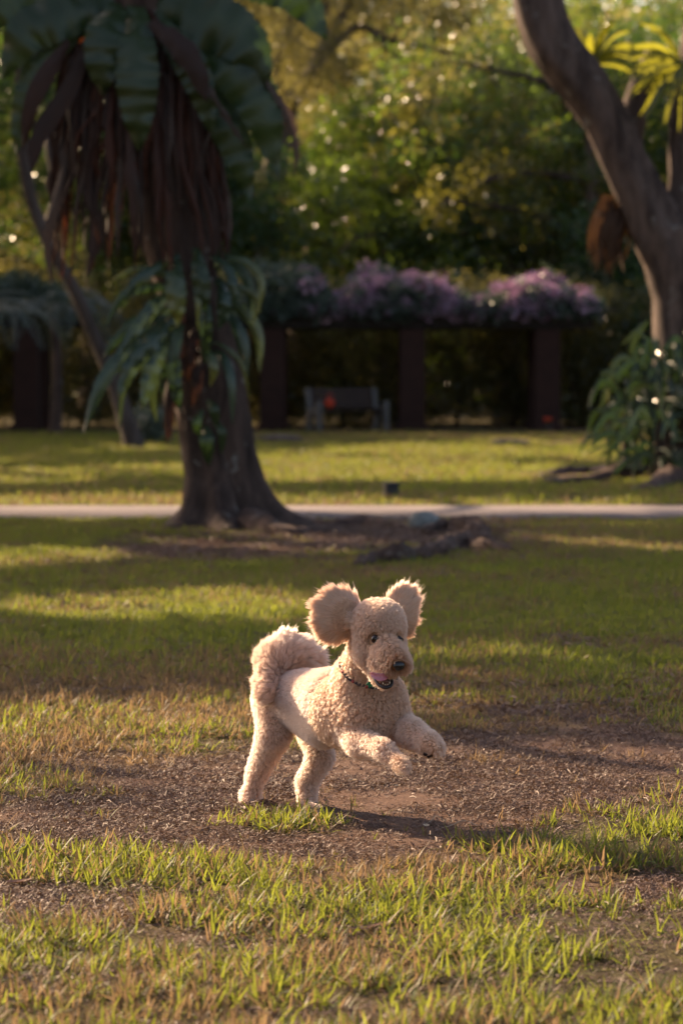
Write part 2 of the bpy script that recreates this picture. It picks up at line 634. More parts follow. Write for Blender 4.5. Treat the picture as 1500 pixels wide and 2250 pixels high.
# ------------------------------------------------------------------ grass
m_grass = leafy('grass_blade', (0.042, 0.078, 0.020), (0.090, 0.112, 0.026), (0.29, 0.33, 0.040), 0.5, 0.52, 0.22,
                tipcol=(0.20, 0.16, 0.05), dry=True, dead=(0.19, 0.128, 0.066))
m_straw = leafy('dry_litter', (0.065, 0.036, 0.027), (0.165, 0.098, 0.072), (0.14, 0.08, 0.04), 0.15, 0.6, 0.3)
near_c = source('near_tufts', [tuft(m_grass, 8, 0.058, 0.0056, 0.020, 1.25, 40 + k, 4) for k in range(8)])
mid_c = source('mid_tufts', [tuft(m_grass, 30, 0.048, 0.0062, 0.075, 1.0, 60 + k, 3) for k in range(6)])
far_c = source('far_tufts', [tuft(m_grass, 46, 0.052, 0.012, 0.20, 0.9, 80 + k, 2) for k in range(6)])
GR = np.random.default_rng(5)


def scatter_lawn(name, label, y0, y1, wide, dens, coll, nvar, s0, keep):
    area = 0
    yy = y0 + (y1 - y0) * GR.random(int(dens * (y1 - y0) * 2 * wide(y1)))
    w = wide(y1)
    xx = (GR.random(len(yy)) * 2 - 1) * w
    m = np.abs(xx) < wide(yy)
    xx, yy = xx[m], yy[m]
    b, d = cover(xx, yy)
    thick = np.clip((fbm(xx * 3.1, yy * 3.1, 91, 3) - .37) * 4.6, .07, 1.0)
    k = (GR.random(len(xx)) < keep(b) * (thick if y0 < 10 else .6 + .4 * thick)) & ~((yy > PATH_Y0 - 0.02) & (yy < PATH_Y1 + 0.02))
    xx, yy, b, d = xx[k], yy[k], b[k], d[k]
    if y0 < 10: d = np.clip(d + .12, 0, 1)
    n = len(xx)
    grow = 0.75 + 0.6 * fbm(xx * 1.5, yy * 1.5, 31, 3)
    rot = np.stack([GR.normal(size=n) * .12, GR.normal(size=n) * .12, GR.random(n) * 6.283], 1)
    o = scatter(name, np.stack([xx, yy, terr(xx, yy)], 1), rot, s0 * (0.55 + 0.7 * GR.random(n)) * grow * (1 - 0.35 * b), GR.integers(0, nvar, n), coll, dry=d)
    tag(o, label, 'grass', kind='stuff')
    return n


cnt = [scatter_lawn('grass', 'short broad-bladed green grass round the dog', 4.6, 10.5, lambda y: 1.0 + 0.12 * y, 1750, near_c, 8, 1.0, lambda b: np.clip(.85 - b * .95, 0.02, 1)),
       scatter_lawn('grass', 'mown grass between the dog and the path', 10.5, 25.0, lambda y: 1.8 + 0.13 * y, 330, mid_c, 6, 1.0, lambda b: np.clip(1.0 - b, 0.05, 1)),
       scatter_lawn('grass', 'sun-streaked lawn beyond the path', 26.8, 60.0, lambda y: 3.0 + 0.13 * y, 42, far_c, 6, 1.0, lambda b: np.clip(1.0 - b, 0.03, 1))]

# dead blades and chips lying on the bare soil
m_chip = simple('wood_chip', (0.13, 0.075, 0.05), 0.8, 0.2, 0.5, 30)


def litter(seed, n, L, w):
    g = np.random.default_rng(seed)
    V, F_, rn = [], [], []
    for i in range(n):
        a = g.random() * 6.283
        l = L * (0.3 + g.random() ** 2)
        ww = w * (0.5 + g.random())
        c = np.array((g.normal() * 0.03, g.normal() * 0.03, 0.002 + 0.008 * g.random()))
        d = np.array((math.cos(a), math.sin(a), g.normal() * 0.22))
        s = np.array((-math.sin(a), math.cos(a), g.normal() * 0.5))
        k = len(V)
        b = g.normal() * 0.15 * l
        for tt_ in (-.5, 0, .5):
            q_ = c + d * tt_ * l + s * b * (1 - 4 * tt_ * tt_) * .5 + np.array((0, 0, abs(b) * (1 - 4 * tt_ * tt_)))
            V += [q_ - s * ww / 2, q_ + s * ww / 2]
        F_ += [(k, k + 1, k + 3, k + 2), (k + 2, k + 3, k + 5, k + 4)]
        rn += [g.random()] * 6
    return make_mesh('litter_bits', np.array(V), F_, m_straw, False, {'rnd': rn})


lit_c = source('litter_bits', [litter(100 + k, 24, 0.022, 0.0020) for k in range(8)] + [litter(120 + k, 4, 0.022, 0.007) for k in range(1)])
yy = 4.8 + 6.0 * GR.random(52000)
xx = (GR.random(52000) * 2 - 1) * (1.0 + 0.12 * yy)
b, d = cover(xx, yy)
k = GR.random(len(xx)) < (0.25 + 0.75 * b) * np.clip((fbm(xx * 4, yy * 4, 93, 3) - .33) * 4.5, .15, 1)
xx, yy = xx[k], yy[k]
n = len(xx)
o = scatter('plant_litter', np.stack([xx, yy, terr(xx, yy)], 1), np.stack([GR.normal(size=n) * .1, GR.normal(size=n) * .1, GR.random(n) * 6.28], 1), 0.6 + 0.7 * GR.random(n) ** 2, GR.integers(0, 9, n), lit_c)
tag(o, 'brown dead blades and chips lying on the bare soil round the dog', 'plant litter', kind='stuff')

yy = 10.8 + 14 * GR.random(14000)
xx = (GR.random(14000) * 2 - 1) * (1.0 + 0.13 * yy)
b, d = cover(xx, yy)
k = GR.random(len(xx)) < 0.03 + 0.9 * b
xx, yy = xx[k], yy[k]
n = len(xx)
o = scatter('plant_litter', np.stack([xx, yy, terr(xx, yy)], 1), np.stack([GR.normal(size=n) * .1, GR.normal(size=n) * .1, GR.random(n) * 6.28], 1), 1.6 + 1.2 * GR.random(n), GR.integers(0, 8, n), lit_c)
tag(o, 'brown dead leaves scattered round the foot of the first tree', 'plant litter', kind='stuff')

# fallen leaves and twigs big enough to pick out
m_pale = leafy('pale_leaf', (0.50, 0.38, 0.24), (0.42, 0.30, 0.18), (0.3, 0.2, 0.1), 0.2, 0.5, 0.4)
m_brleaf = leafy('brown_leaf', (0.20, 0.10, 0.06), (0.16, 0.08, 0.05), (0.16, 0.08, 0.03), 0.2, 0.5, 0.4)


def fallen_leaf(px, py, L, W, rz, mat, label, curl=0.3):
    c = G(px, py)
    n = 7
    V, rn = [], []
    for k in range(n):
        u = k / (n - 1)
        w = W * math.sin(math.pi * min(0.97, max(0.03, u)) ** 0.85) * 0.5
        z = curl * L * (u - 0.5) ** 2 * 1.6 + 0.008
        V += [((u - .5) * L, -w, z + w * 0.5), ((u - .5) * L, 0, z), ((u - .5) * L, w, z + w * 0.5)]
    F_ = [(3 * k + m, 3 * k + 3 + m, 3 * k + 4 + m, 3 * k + 1 + m) for k in range(n - 1) for m in (0, 1)]
    o = bpy.data.objects.new('fallen_leaf', make_mesh('fallen_leaf', np.array(V), F_, mat, True, {'rnd': [random.random()] * len(V)}))
    o.location = (c[0], c[1], float(terr(c[0], c[1])) + 0.006)
    o.rotation_euler = (0.15, -0.1, rz)
    link(o)
    tag(o, label, 'leaf', 'fallen leaves on the bare soil')


fallen_leaf(775, 1727, 0.030, 0.020, 0.3, m_pale, 'small round cream leaf on the bare soil below the dog\'s outstretched front leg')
fallen_leaf(872, 1736, 0.030, 0.012, 0.9, m_pale, 'narrow pale leaf on the soil below the dog\'s nearer front paw')
fallen_leaf(637, 1767, 0.036, 0.012, 0.7, m_pale, 'pale curled leaf between the dog\'s two hind feet')
fallen_leaf(885, 1712, 0.042, 0.018, 0.5, m_brleaf, 'brown curled leaf just under the hanging front paw')
fallen_leaf(45, 1950, 0.07, 0.022, 0.2, m_brleaf, 'long brown curled leaf on the soil at the left edge')
fallen_leaf(805, 2050, 0.08, 0.022, 0.4, m_brleaf, 'reddish brown leaf in the foreground grass below the dog')
fallen_leaf(935, 1818, 0.03, 0.018, 1.4, m_pale, 'small pale leaf on dark soil right of the green tuft')
fallen_leaf(1310, 1928, 0.05, 0.028, 0.9, m_brleaf, 'dark brown leaf at the edge of the right foreground grass')


def twig(px, py, L, rz, rad, label, mat):
    c = G(px, py)
    z = float(terr(c[0], c[1])) + 0.012
    d = np.array((math.cos(rz), math.sin(rz), 0))
    s = np.array((-d[1], d[0], 0))
    pts = [c + d * L * u + s * L * 0.08 * math.sin(u * 7) + np.array((0, 0, z + 0.012 * math.sin(u * 5 + 1))) for u in (-.5, -.2, .1, .5)]
    V, F_ = tube(pts, [rad, rad, rad * .6], 6, 0.2, 3)
    o = mesh_obj('twig', V, F_, mat, origin=tuple(c + np.array((0, 0, z))))
    tag(o, label, 'twig', 'twigs lying on the soil')


m_twig = simple('pale_twig', (0.42, 0.33, 0.24), 0.8, 0.2)
twig(128, 1772, 0.055, -0.9, 0.0012, 'thin pale twig slanting in the grass at the left', m_twig)
twig(112, 1812, 0.05, 0.05, 0.0010, 'thin pale twig lying level on the soil at the left', m_twig)
twig(1010, 1815, 0.11, -0.15, 0.0013, 'long thin pale twig on the bare soil right of the dog', m_twig)
twig(955, 1805, 0.06, 0.2, 0.0012, 'short thin twig nearest the dog on the bare soil', m_twig)

# ------------------------------------------------------------------ the dog
DGR = np.random.default_rng(21)


def rp(px, D): return px * D / FPX


# capsules: (a, b, ra, rb, tag); ellipsoids: (centre, radii, axes, tag).  Points are (photo px, photo py, distance).
CAPS, ELLS = [], []


# the coat stands this far off the skin, so the skin is built that much thinner (metres, by tag)
UNDER = {0: .008, 1: .014, 2: .014, 3: .011, 4: .010, 5: .0115, 6: .004, 7: .016}


def cap(a, b, ra, rb, tg):
    CAPS.append((P(*a), P(*b), max(.007, rp(ra, a[2]) - UNDER[tg]), max(.006, rp(rb, b[2]) - UNDER[tg]), tg))


def ell(c, r, tg, M=None):
    ELLS.append((P(*c), np.array([rp(x, c[2]) - min(UNDER[tg], rp(x, c[2]) * .5) for x in r]), np.eye(3) if M is None else M, tg))


BODY, CHEST, HEAD, FACE, MUZ, LEG, EAR, TAIL = range(8)
# torso, seen three-quarters from the front
cap((604, 1530, 8.56), (672, 1536, 8.48), 52, 66, BODY)
cap((672, 1536, 8.48), (735, 1548, 8.38), 66, 86, BODY)
cap((655, 1560, 8.50), (712, 1592, 8.40), 44, 52, BODY)
cap((760, 1560, 8.31), (815, 1568, 8.24), 84, 86, CHEST)
cap((790, 1490, 8.26), (812, 1560, 8.24), 66, 84, CHEST)
cap((850, 1520, 8.22), (862, 1590, 8.20), 44, 42, CHEST)
cap((800, 1512, 8.25), (818, 1425, 8.18), 74, 58, CHEST)
# hind legs
cap((600, 1548, 8.54), (602, 1612, 8.50), 47, 40, LEG)
cap((602, 1612, 8.50), (566, 1696, 8.60), 42, 28, LEG)
cap((566, 1696, 8.60), (550, 1746, 8.62), 25, 23, LEG)
cap((550, 1746, 8.62), (541, 1772, 8.58), 25, 20, LEG)
cap((680, 1590, 8.60), (704, 1662, 8.52), 40, 31, LEG)
cap((704, 1662, 8.52), (674, 1716, 8.58), 33, 28, LEG)
cap((674, 1716, 8.58), (674, 1762, 8.55), 26, 25, LEG)
cap((673, 1776, 8.52), (697, 1782, 8.47), 21, 18, LEG)
# front legs, both reaching forward in the air
cap((765, 1590, 8.26), (790, 1630, 8.16), 46, 36, LEG)
cap((790, 1628, 8.16), (842, 1646, 8.05), 34, 27, LEG)
cap((842, 1646, 8.05), (884, 1680, 7.98), 26, 20, LEG)
cap((880, 1678, 7.98), (893, 1690, 7.95), 20, 12, LEG)
cap((865, 1585, 8.24), (908, 1612, 8.14), 38, 36, LEG)
cap((905, 1610, 8.14), (946, 1634, 8.06), 34, 30, LEG)
cap((940, 1632, 8.06), (962, 1644, 8.02), 26, 21, LEG)
# head
FD = norm(np.array((0.40, -0.85, -0.34)))          # the way the face points
FR = norm(np.cross(FD, (0, 0, 1)))                 # the picture's right
FU = norm(np.cross(FR, FD))
if FU[2] < 0: FU = -FU
if FR[0] < 0: FR = -FR
HM = np.stack([FR, FD, FU], 1)                     # columns: right, forward, up
ell((834, 1370, 8.13), (59, 64, 55), HEAD, HM)
cap((812, 1350, 8.14), (852, 1348, 8.14), 32, 30, HEAD)
cap((812, 1402, 8.12), (806, 1432, 8.11), 40, 34, FACE)
cap((862, 1400, 8.15), (870, 1426, 8.13), 31, 28, FACE)
cap((842, 1415, 8.09), (860, 1444, 8.035), 42, 38, FACE)
cap((858, 1436, 8.05), (872, 1454, 7.995), 29, 22, MUZ)
cap((834, 1450, 8.05), (856, 1464, 8.01), 24, 19, MUZ)
cap((880, 1446, 8.04), (886, 1462, 8.01), 19, 16, MUZ)
cap((812, 1454, 8.11), (828, 1487, 8.07), 24, 13, FACE)      # lower jaw
cap((828, 1487, 8.07), (842, 1502, 8.035), 13, 8, FACE)
# ears thrown up and out, thin flaps
EL_A, ER_A = P(782, 1366, 8.15), P(878, 1348, 8.22)
EM = np.stack([norm((1, .35, 0)), norm((-.35, 1, 0.1)), norm(np.cross(norm((1, .35, 0)), norm((-.35, 1, 0.1))))], 1)
ell((750, 1352, 8.16), (49, 13, 49), EAR, EM)
cap((784, 1364, 8.15), (768, 1358, 8.158), 15, 12, EAR)
EM2 = np.stack([norm((1, .6, 0)), norm((-.6, 1, 0.1)), norm(np.cross(norm((1, .6, 0)), norm((-.6, 1, 0.1))))], 1)
ell((876, 1346, 8.23), (37, 12, 48), EAR, EM2)
# tail curled up over the rump
tl = [(628, 1500, 8.56), (620, 1482, 8.60), (652, 1438, 8.60), (628, 1430, 8.60), (602, 1458, 8.56), (592, 1520, 8.47)]
for a, b, r1, r2 in ((0, 1, 26, 30), (1, 4, 34, 38), (1, 2, 32, 36), (2, 3, 36, 37), (3, 4, 37, 38), (4, 5, 38, 31)):
    cap(tl[a], tl[b], r1, r2, TAIL)
cap((655, 1440, 8.60), (680, 1446, 8.58), 34, 28, TAIL)


def sdf(p, tags=False):
    ds, tg = [], []
    for a, b, ra, rb, g in CAPS:
        ab = b - a
        t_ = np.clip(((p - a) @ ab) / (ab @ ab), 0, 1)
        ds.append(np.linalg.norm(p - a - t_[:, None] * ab, axis=1) - (ra + (rb - ra) * t_)); tg.append(g)
    for c, r, M, g in ELLS:
        l = (p - c) @ M
        k0 = np.linalg.norm(l / r, axis=1)
        k1 = np.linalg.norm(l / (r * r), axis=1)
        ds.append(k0 * (k0 - 1) / np.maximum(k1, 1e-6)); tg.append(g)
    D_ = np.stack(ds)
    if tags: return np.array(tg)[np.argmin(D_, 0)]
    kk = 0.0065
    m = D_.min(0)
    return m - kk * np.log(np.exp(-(D_ - m) / kk).sum(0))


def surface_nets(lo, hi, h):
    n = np.ceil((hi - lo) / h).astype(int) + 1
    g = [lo[k] + h * np.arange(n[k]) for k in range(3)]
    Pg = np.stack(np.meshgrid(*g, indexing='ij'), -1).reshape(-1, 3)
    f = np.full(len(Pg), 1.0)
    # coarse rejection, slab by slab
    for s in range(0, len(Pg), 200000):
        f[s:s + 200000] = sdf(Pg[s:s + 200000])
    f = f.reshape(n)
    ins = f < 0
    acc = np.zeros((n[0] - 1, n[1] - 1, n[2] - 1, 3)); cntr = np.zeros(acc.shape[:3])
    C8 = [(a, b, c) for a in (0, 1) for b in (0, 1) for c in (0, 1)]
    sl = lambda o_: tuple(slice(o_[k], n[k] - 1 + o_[k]) for k in range(3))
    for ax in range(3):
        for o_ in C8:
            if o_[ax]: continue
            o2 = list(o_); o2[ax] = 1
            fa, fb = f[sl(o_)], f[sl(o2)]
            cr = (fa < 0) != (fb < 0)
            t_ = np.where(cr, fa / np.where(cr, fa - fb, 1), 0)
            for k in range(3):
                acc[..., k] += np.where(cr, (t_ if k == ax else o_[k]), 0)
            cntr += cr
    act = cntr > 0
    vid = np.full(act.shape, -1); vid[act] = np.arange(act.sum())
    base = np.stack(np.nonzero(act), 1)
    V = lo + h * (base + acc[act] / cntr[act][:, None])
    Q = []
    for ax in range(3):
        u, w = [(1, 2), (2, 0), (0, 1)][ax]
        s1 = [slice(1, n[k] - 1) for k in range(3)]; s1[ax] = slice(0, n[ax] - 1)
        s2 = list(s1); s2[ax] = slice(1, n[ax])
        A, B = ins[tuple(s1)], ins[tuple(s2)]
        idx = np.stack(np.nonzero(A != B), 1)
        start = np.array([x.start for x in s1])
        c = idx + start
        def at(du, dw):
            d_ = c.copy(); d_[:, u] -= du; d_[:, w] -= dw
            return vid[d_[:, 0], d_[:, 1], d_[:, 2]]
        quad = np.stack([at(1, 1), at(0, 1), at(0, 0), at(1, 0)], 1)
        fl = B[tuple(idx.T)]
        quad[fl] = quad[fl][:, ::-1]
        Q.append(quad)
    return V, np.vstack(Q)


allp = np.vstack([np.vstack([a - ra - .03, b - rb - .03, a + ra + .03, b + rb + .03]) for a, b, ra, rb, g in CAPS] + [np.vstack([c - r.max() - .03, c + r.max() + .03]) for c, r, M, g in ELLS])
DV, DQ = surface_nets(allp.min(0), allp.max(0), 0.0055)


def grad(p, e=0.003):
    return norm(np.stack([sdf(p + np.eye(3)[k] * e) - sdf(p - np.eye(3)[k] * e) for k in range(3)], 1))


dtag = sdf(DV, True)
DOG = empty('dog', G(620, 1772), 'curly apricot doodle dog leaping to the right with ears flying, mouth open', 'dog')
DL = np.array(wloc(DOG))

t = NT('dog_skin')
p = t.pos()
cn = t.noise(95, 4, 0.6, p)
warm = t.attr('warm')
colr = t.mix(warm, t.ramp(cn, [(0.3, (0.40, 0.24, 0.16)), (0.7, (0.60, 0.40, 0.29))]), t.ramp(cn, [(0.3, (0.28, 0.14, 0.07)), (0.7, (0.48, 0.27, 0.15))]))
m_skin = t.base(colr, 0.9, 0.1, t.bump(cn, 0.7, 0.006))


TAGW = np.array([.05, .42, .33, .33, .45, .20, .36, .14])  # clipped flank is paler, with the sky's pale reflection painted in


def warmth(p, g=None):
    """Where the coat is rustier: muzzle, round the eyes, the ears' undersides, paws."""
    nose = P(868, 1452, 8.01)
    w = TAGW[sdf(p, True)] + 0.7 * np.exp(-(np.linalg.norm(p - nose, axis=1) / 0.036) ** 2)
    for e in ((823, 1404, 8.07), (873, 1405, 8.08)):
        w += 0.5 * np.exp(-(np.linalg.norm(p - P(*e), axis=1) / 0.024) ** 2)
    for e, s in (((880, 1685, 7.98), .03), ((948, 1650, 8.03), .03), ((735, 1405, 8.16), .035), ((895, 1385, 8.22), .03), ((612, 1500, 8.55), .03), ((843, 1497, 8.03), .02)):
        w += 0.4 * np.exp(-(np.linalg.norm(p - P(*e), axis=1) / s) ** 2)
    return np.clip(w, 0, 1)


body = mesh_obj('body', DV, DQ, m_skin, DOG, attrs={'warm': warmth(DV)})

# --- coat
tri = np.vstack([DQ[:, [0, 1, 2]], DQ[:, [0, 2, 3]]])
ta, tb, tc = DV[tri[:, 0]], DV[tri[:, 1]], DV[tri[:, 2]]
area = 0.5 * np.linalg.norm(np.cross(tb - ta, tc - ta), axis=1)
ttag = dtag[tri[:, 0]]


def sample(n, mask=None, weight=None):
    w = area.copy()
    if mask is not None: w = w * mask
    if weight is not None: w = w * weight
    k = DGR.choice(len(tri), n, p=w / w.sum())
    u, v = DGR.random(n), DGR.random(n)
    s = u + v > 1
    u[s], v[s] = 1 - u[s], 1 - v[s]
    p = ta[k] + (tb[k] - ta[k]) * u[:, None] + (tc[k] - ta[k]) * v[:, None]
    return p, ttag[k]


LEN = np.array([0.0105, 0.0140, 0.0145, 0.013, 0.0180, 0.012, 0.042, 0.034])
NP = 8
S = np.linspace(0, 1, NP)


def flow(p, tg, nrm):
    f = np.zeros_like(p) + np.array((-.25, .3, -.5))
    hc = P(846, 1418, 8.04)
    k = (tg == FACE) | (tg == MUZ)
    f[k] = norm(p[k] - hc) * 1.3 + np.array((-0.1, 0.2, -1.3))
    k = tg == HEAD
    f[k] = norm(p[k] - P(846, 1385, 8.05)) * 0.7
    k = tg == EAR
    left = p[:, 0] < P(810, 1350, 8.2)[0]
    f[k & left] = norm(p[k & left] - P(800, 1366, 8.13)) * 5
    f[k & ~left] = norm(p[k & ~left] - P(862, 1372, 8.19)) * 5
    k = tg == TAIL
    c = P(640, 1478, 8.58)
    r = norm(p[k] - c)
    f[k] = r * 1.3 + np.cross(r, (0, 1, 0)) * -0.9
    k = tg == LEG
    f[k] = np.array((-.1, 0, -.7))
    f = f - nrm * (f * nrm).sum(1, keepdims=True) * 0.6
    return f


def strands(p, tg, guides=None, curl=1.0, lscale=1.0, stick=None):
    n = len(p)
    nrm = grad(p)
    L = LEN[tg] * (0.55 + 0.75 * DGR.random(n)) * lscale
    # uneven lengths: wisps round the ears and tail, and a few stray hairs everywhere
    left_ = p[:, 0] < P(810, 1350, 8.2)[0]
    ec = np.where(left_[:, None], P(790, 1366, 8.15), P(862, 1372, 8.2))
    an = np.arctan2(p[:, 2] - ec[:, 2], p[:, 0] - ec[:, 0])
    L = np.where(tg == EAR, L * (0.72 + 0.6 * fbm(an * 4.0 + 40 * left_, an * 0 + 3, 15, 3)), L)
    L = np.where(tg == TAIL, L * (0.65 + 0.75 * fbm(p[:, 0] * 50, p[:, 2] * 50, 16, 3)), L)
    L = np.where(DGR.random(n) < .025, L * 1.45, L)
    f = flow(p, tg, nrm)
    out = np.where((tg == TAIL) | (tg == EAR), 0.45, 1.0)[:, None]
    d = norm(nrm * out + f * np.where(tg == EAR, 1.0, np.where(tg == TAIL, .75, 0.45))[:, None] + DGR.normal(size=(n, 3)) * np.where((tg == EAR) | (tg == TAIL), .07, .14)[:, None])
    a = norm(np.cross(d, DGR.normal(size=(n, 3))))
    b = np.cross(d, a)
    cr = np.where((tg == EAR) | (tg == TAIL), 0.0016, 0.0034) * curl * (0.5 + DGR.random(n))
    cr = np.where(tg == BODY, cr * 0.5, cr)
    ph = DGR.random(n) * 6.28
    turns = np.where((tg == EAR) | (tg == TAIL), 0.9, 1.3)
    th = ph[:, None] + turns[:, None] * 6.283 * S
    env = (S * 1.6).clip(0, 1)
    pts = p[:, None] + d[:, None] * (L[:, None, None] * S[:, None]) \
        + a[:, None] * ((np.cos(th) - np.cos(ph)[:, None]) * env * cr[:, None])[..., None] \
        + b[:, None] * ((np.sin(th) - np.sin(ph)[:, None]) * env * cr[:, None])[..., None]
    droop = np.where((tg == EAR) | (tg == TAIL), 0.004, 0.003)
    pts[..., 2] -= droop[:, None] * S ** 2
    return pts


def coat(n, mask, gspace, clumpk, curl=1.0, ls=1.0, weight=None):
    """Strands gathered into curling locks round guide strands."""
    p, tg = sample(n, mask, weight)
    own = strands(p, tg, curl=0.5 * curl, lscale=ls)
    ng = max(20, int(n / gspace))
    gp, gt = sample(ng, mask, weight)
    gs = strands(gp, gt, curl=curl, lscale=ls)
    kd = kdtree.KDTree(ng)
    for i_, v in enumerate(gp): kd.insert(v, i_)
    kd.balance()
    near = np.array([kd.find(v)[1] for v in p])
    k = (clumpk * S ** 0.8)[None, :, None] * (0.7 + 0.3 * DGR.random(n))[:, None, None]
    rel = gs[near] + (p - gp[near])[:, None] * (1 - 0.75 * S)[None, :, None]
    return own * (1 - k) + rel * k, p


hairs, roots = [], []
def T_(*a): return np.isin(ttag, a).astype(float)
for args in ((66000, T_(BODY), 14, 0.42, .8), (90000, T_(CHEST), 18, 0.70, 1.05), (56000, T_(LEG), 15, 0.52, .9), (46000, T_(HEAD), 18, 0.66, 1.0),
             (26000, T_(FACE), 30, 0.62, .7), (14000, T_(MUZ), 34, 0.6, .6), (46000, T_(EAR), 90, 0.55, .8), (48000, T_(TAIL), 110, 0.5, .8)):
    h_, r_ = coat(*args)
    # keep the eyes, nose and mouth clear
    clear = np.ones(len(r_), bool)
    for c, rad in (((823, 1403, 8.06), .0180), ((873.5, 1404, 8.07), .0175), ((875, 1463, 7.985), .020), ((845, 1492, 8.02), .020), ((828, 1485, 8.01), .015), ((818, 1480, 8.01), .010)):
        clear &= np.linalg.norm(h_[:, 3] - P(*c), axis=1) > rad
        clear &= np.linalg.norm(r_ - P(*c), axis=1) > rad
    hairs.append(h_[clear]); roots.append(r_[clear])
H = np.vstack(hairs); RT = np.vstack(roots)
nh = len(H)
hc = bpy.data.hair_curves.new('fur')
hc.add_curves([NP] * nh)
hc.attributes['position'].data.foreach_set('vector', (H - DL).astype(np.float32).ravel()) if 'position' in hc.attributes else hc.position_data.foreach_set('vector', (H - DL).astype(np.float32).ravel())
ra = hc.attributes.get('radius') or hc.attributes.new('radius', 'FLOAT', 'POINT')
ra.data.foreach_set('value', np.tile((0.00042 * (1 - 0.75 * S ** 2)), nh).astype(np.float32))
wa = hc.attributes.new('warm', 'FLOAT', 'CURVE')
wa.data.foreach_set('value', np.clip(warmth(RT) + DGR.normal(size=nh) * 0.1, 0, 1).astype(np.float32))
ra2 = hc.attributes.new('rnd', 'FLOAT', 'CURVE')
ra2.data.foreach_set('value', DGR.random(nh).astype(np.float32))

t = NT('dog_fur')
rn = t.attr('rnd')
w_ = t.attr('warm')
pale = t.mix(rn, (0.91, 0.72, 0.63), (0.96, 0.84, 0.77))
apri = t.mix(rn, (0.82, 0.51, 0.33), (0.93, 0.69, 0.50))
rust = t.mix(rn, (0.42, 0.19, 0.09), (0.58, 0.31, 0.17))
c = t.mix(t.math('MULTIPLY', w_, 2.0, clamp=True), pale, apri)
c = t.mix(t.math('MULTIPLY_ADD', w_, 2.0, -1.0, clamp=True), c, rust)
# shade between the curls painted in: strands darken toward their roots
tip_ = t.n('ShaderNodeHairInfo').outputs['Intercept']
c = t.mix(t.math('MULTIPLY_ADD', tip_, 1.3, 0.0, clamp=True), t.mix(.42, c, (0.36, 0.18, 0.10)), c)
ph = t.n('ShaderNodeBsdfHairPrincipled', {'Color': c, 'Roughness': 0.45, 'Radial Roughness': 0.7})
try: ph.parametrization = 'COLOR'
except Exception as e: print(e)
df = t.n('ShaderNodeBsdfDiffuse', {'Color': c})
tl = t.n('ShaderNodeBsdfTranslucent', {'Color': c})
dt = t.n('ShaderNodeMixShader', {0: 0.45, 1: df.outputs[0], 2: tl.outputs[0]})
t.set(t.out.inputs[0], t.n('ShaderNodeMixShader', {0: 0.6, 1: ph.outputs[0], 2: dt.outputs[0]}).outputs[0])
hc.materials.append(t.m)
fur = link(bpy.data.objects.new('fur', hc), DOG)
SC.cycles_curves.shape = 'RIBBONS'

# --- face
t = NT('eye'); m_eye = t.base((0.018, 0.008, 0.004), 0.06, 0.8)
t = NT('pupil'); m_pupil = t.base((0.003, 0.003, 0.003), 0.05, 0.8)
t = NT('eyelid'); m_lid = t.base((0.018, 0.012, 0.011), 0.45, 0.4)
t = NT('nose'); p = t.pos(); m_nose = t.base(t.ramp(t.noise(300, 4, .6, p), [(0.3, (.006, .006, .008)), (0.7, (.022, .021, .024))]), 0.32, 0.6, t.bump(t.noise(500, 3, .6, p), 0.35, 0.001))
t = NT('tongue'); p = t.pos(); m_tongue = t.base(t.ramp(t.noise(120, 4, .6, p), [(0.3, (.50, .16, .20)), (0.7, (.62, .24, .28))]), 0.35, 0.5, t.bump(t.noise(700, 3, .6, p), 0.3, 0.001))
t = NT('lip'); m_lip = t.base((0.016, 0.011, 0.012), 0.3, 0.5)
t = NT('gum'); m_gum = t.base((0.10, 0.035, 0.022), 0.4, 0.5)
t = NT('tooth'); m_tooth = t.base((0.62, 0.52, 0.36), 0.3, 0.5)


def front(px, py, D0, off=0.0):
    """Move along the line of sight's plane at D0 until the coat's skin is met, then out by off."""
    for D in np.arange(D0 - 0.12, D0 + 0.1, 0.001):
        if sdf(P(px, py, D)[None])[0] < off: return P(px, py, D), D
    return P(px, py, D0), D0


for (ex, ey, r_) in ((823, 1403, 0.0118), (873.5, 1404.5, 0.0110)):
    c, D = front(ex, ey, 8.08)
    c = c + FD * 0.0022
    V, F_ = ball(c, r_, 20, 14)
    e = mesh_obj('eye', V, F_, m_eye, DOG)
    V, F_ = ball(c + norm(np.array((0.25, -0.95, -.05))) * r_ * 0.42, (r_ * .62,) * 3, 16, 10)
    pu = mesh_obj('pupil', V, F_, m_pupil, None); pu.parent = e; pu.location = (0, 0, 0)
    pu.matrix_parent_inverse = Matrix.Identity(4)
    pu.location = tuple(-wloc(DOG))
    # lids: a dark ring round the eye
    u = np.linspace(0, 2 * np.pi, 22)
    ring = [c + FR * math.cos(a) * r_ * 1.02 + FU * math.sin(a) * r_ * (0.66 if math.sin(a) < 0 else 0.72) + FD * r_ * (0.56 + 0.12 * abs(math.sin(a))) for a in u]
    V, F_ = tube(ring, [0.0021] * 2, 7, 0, n=44)
    mesh_obj('eyelid', V, F_, m_lid, DOG)

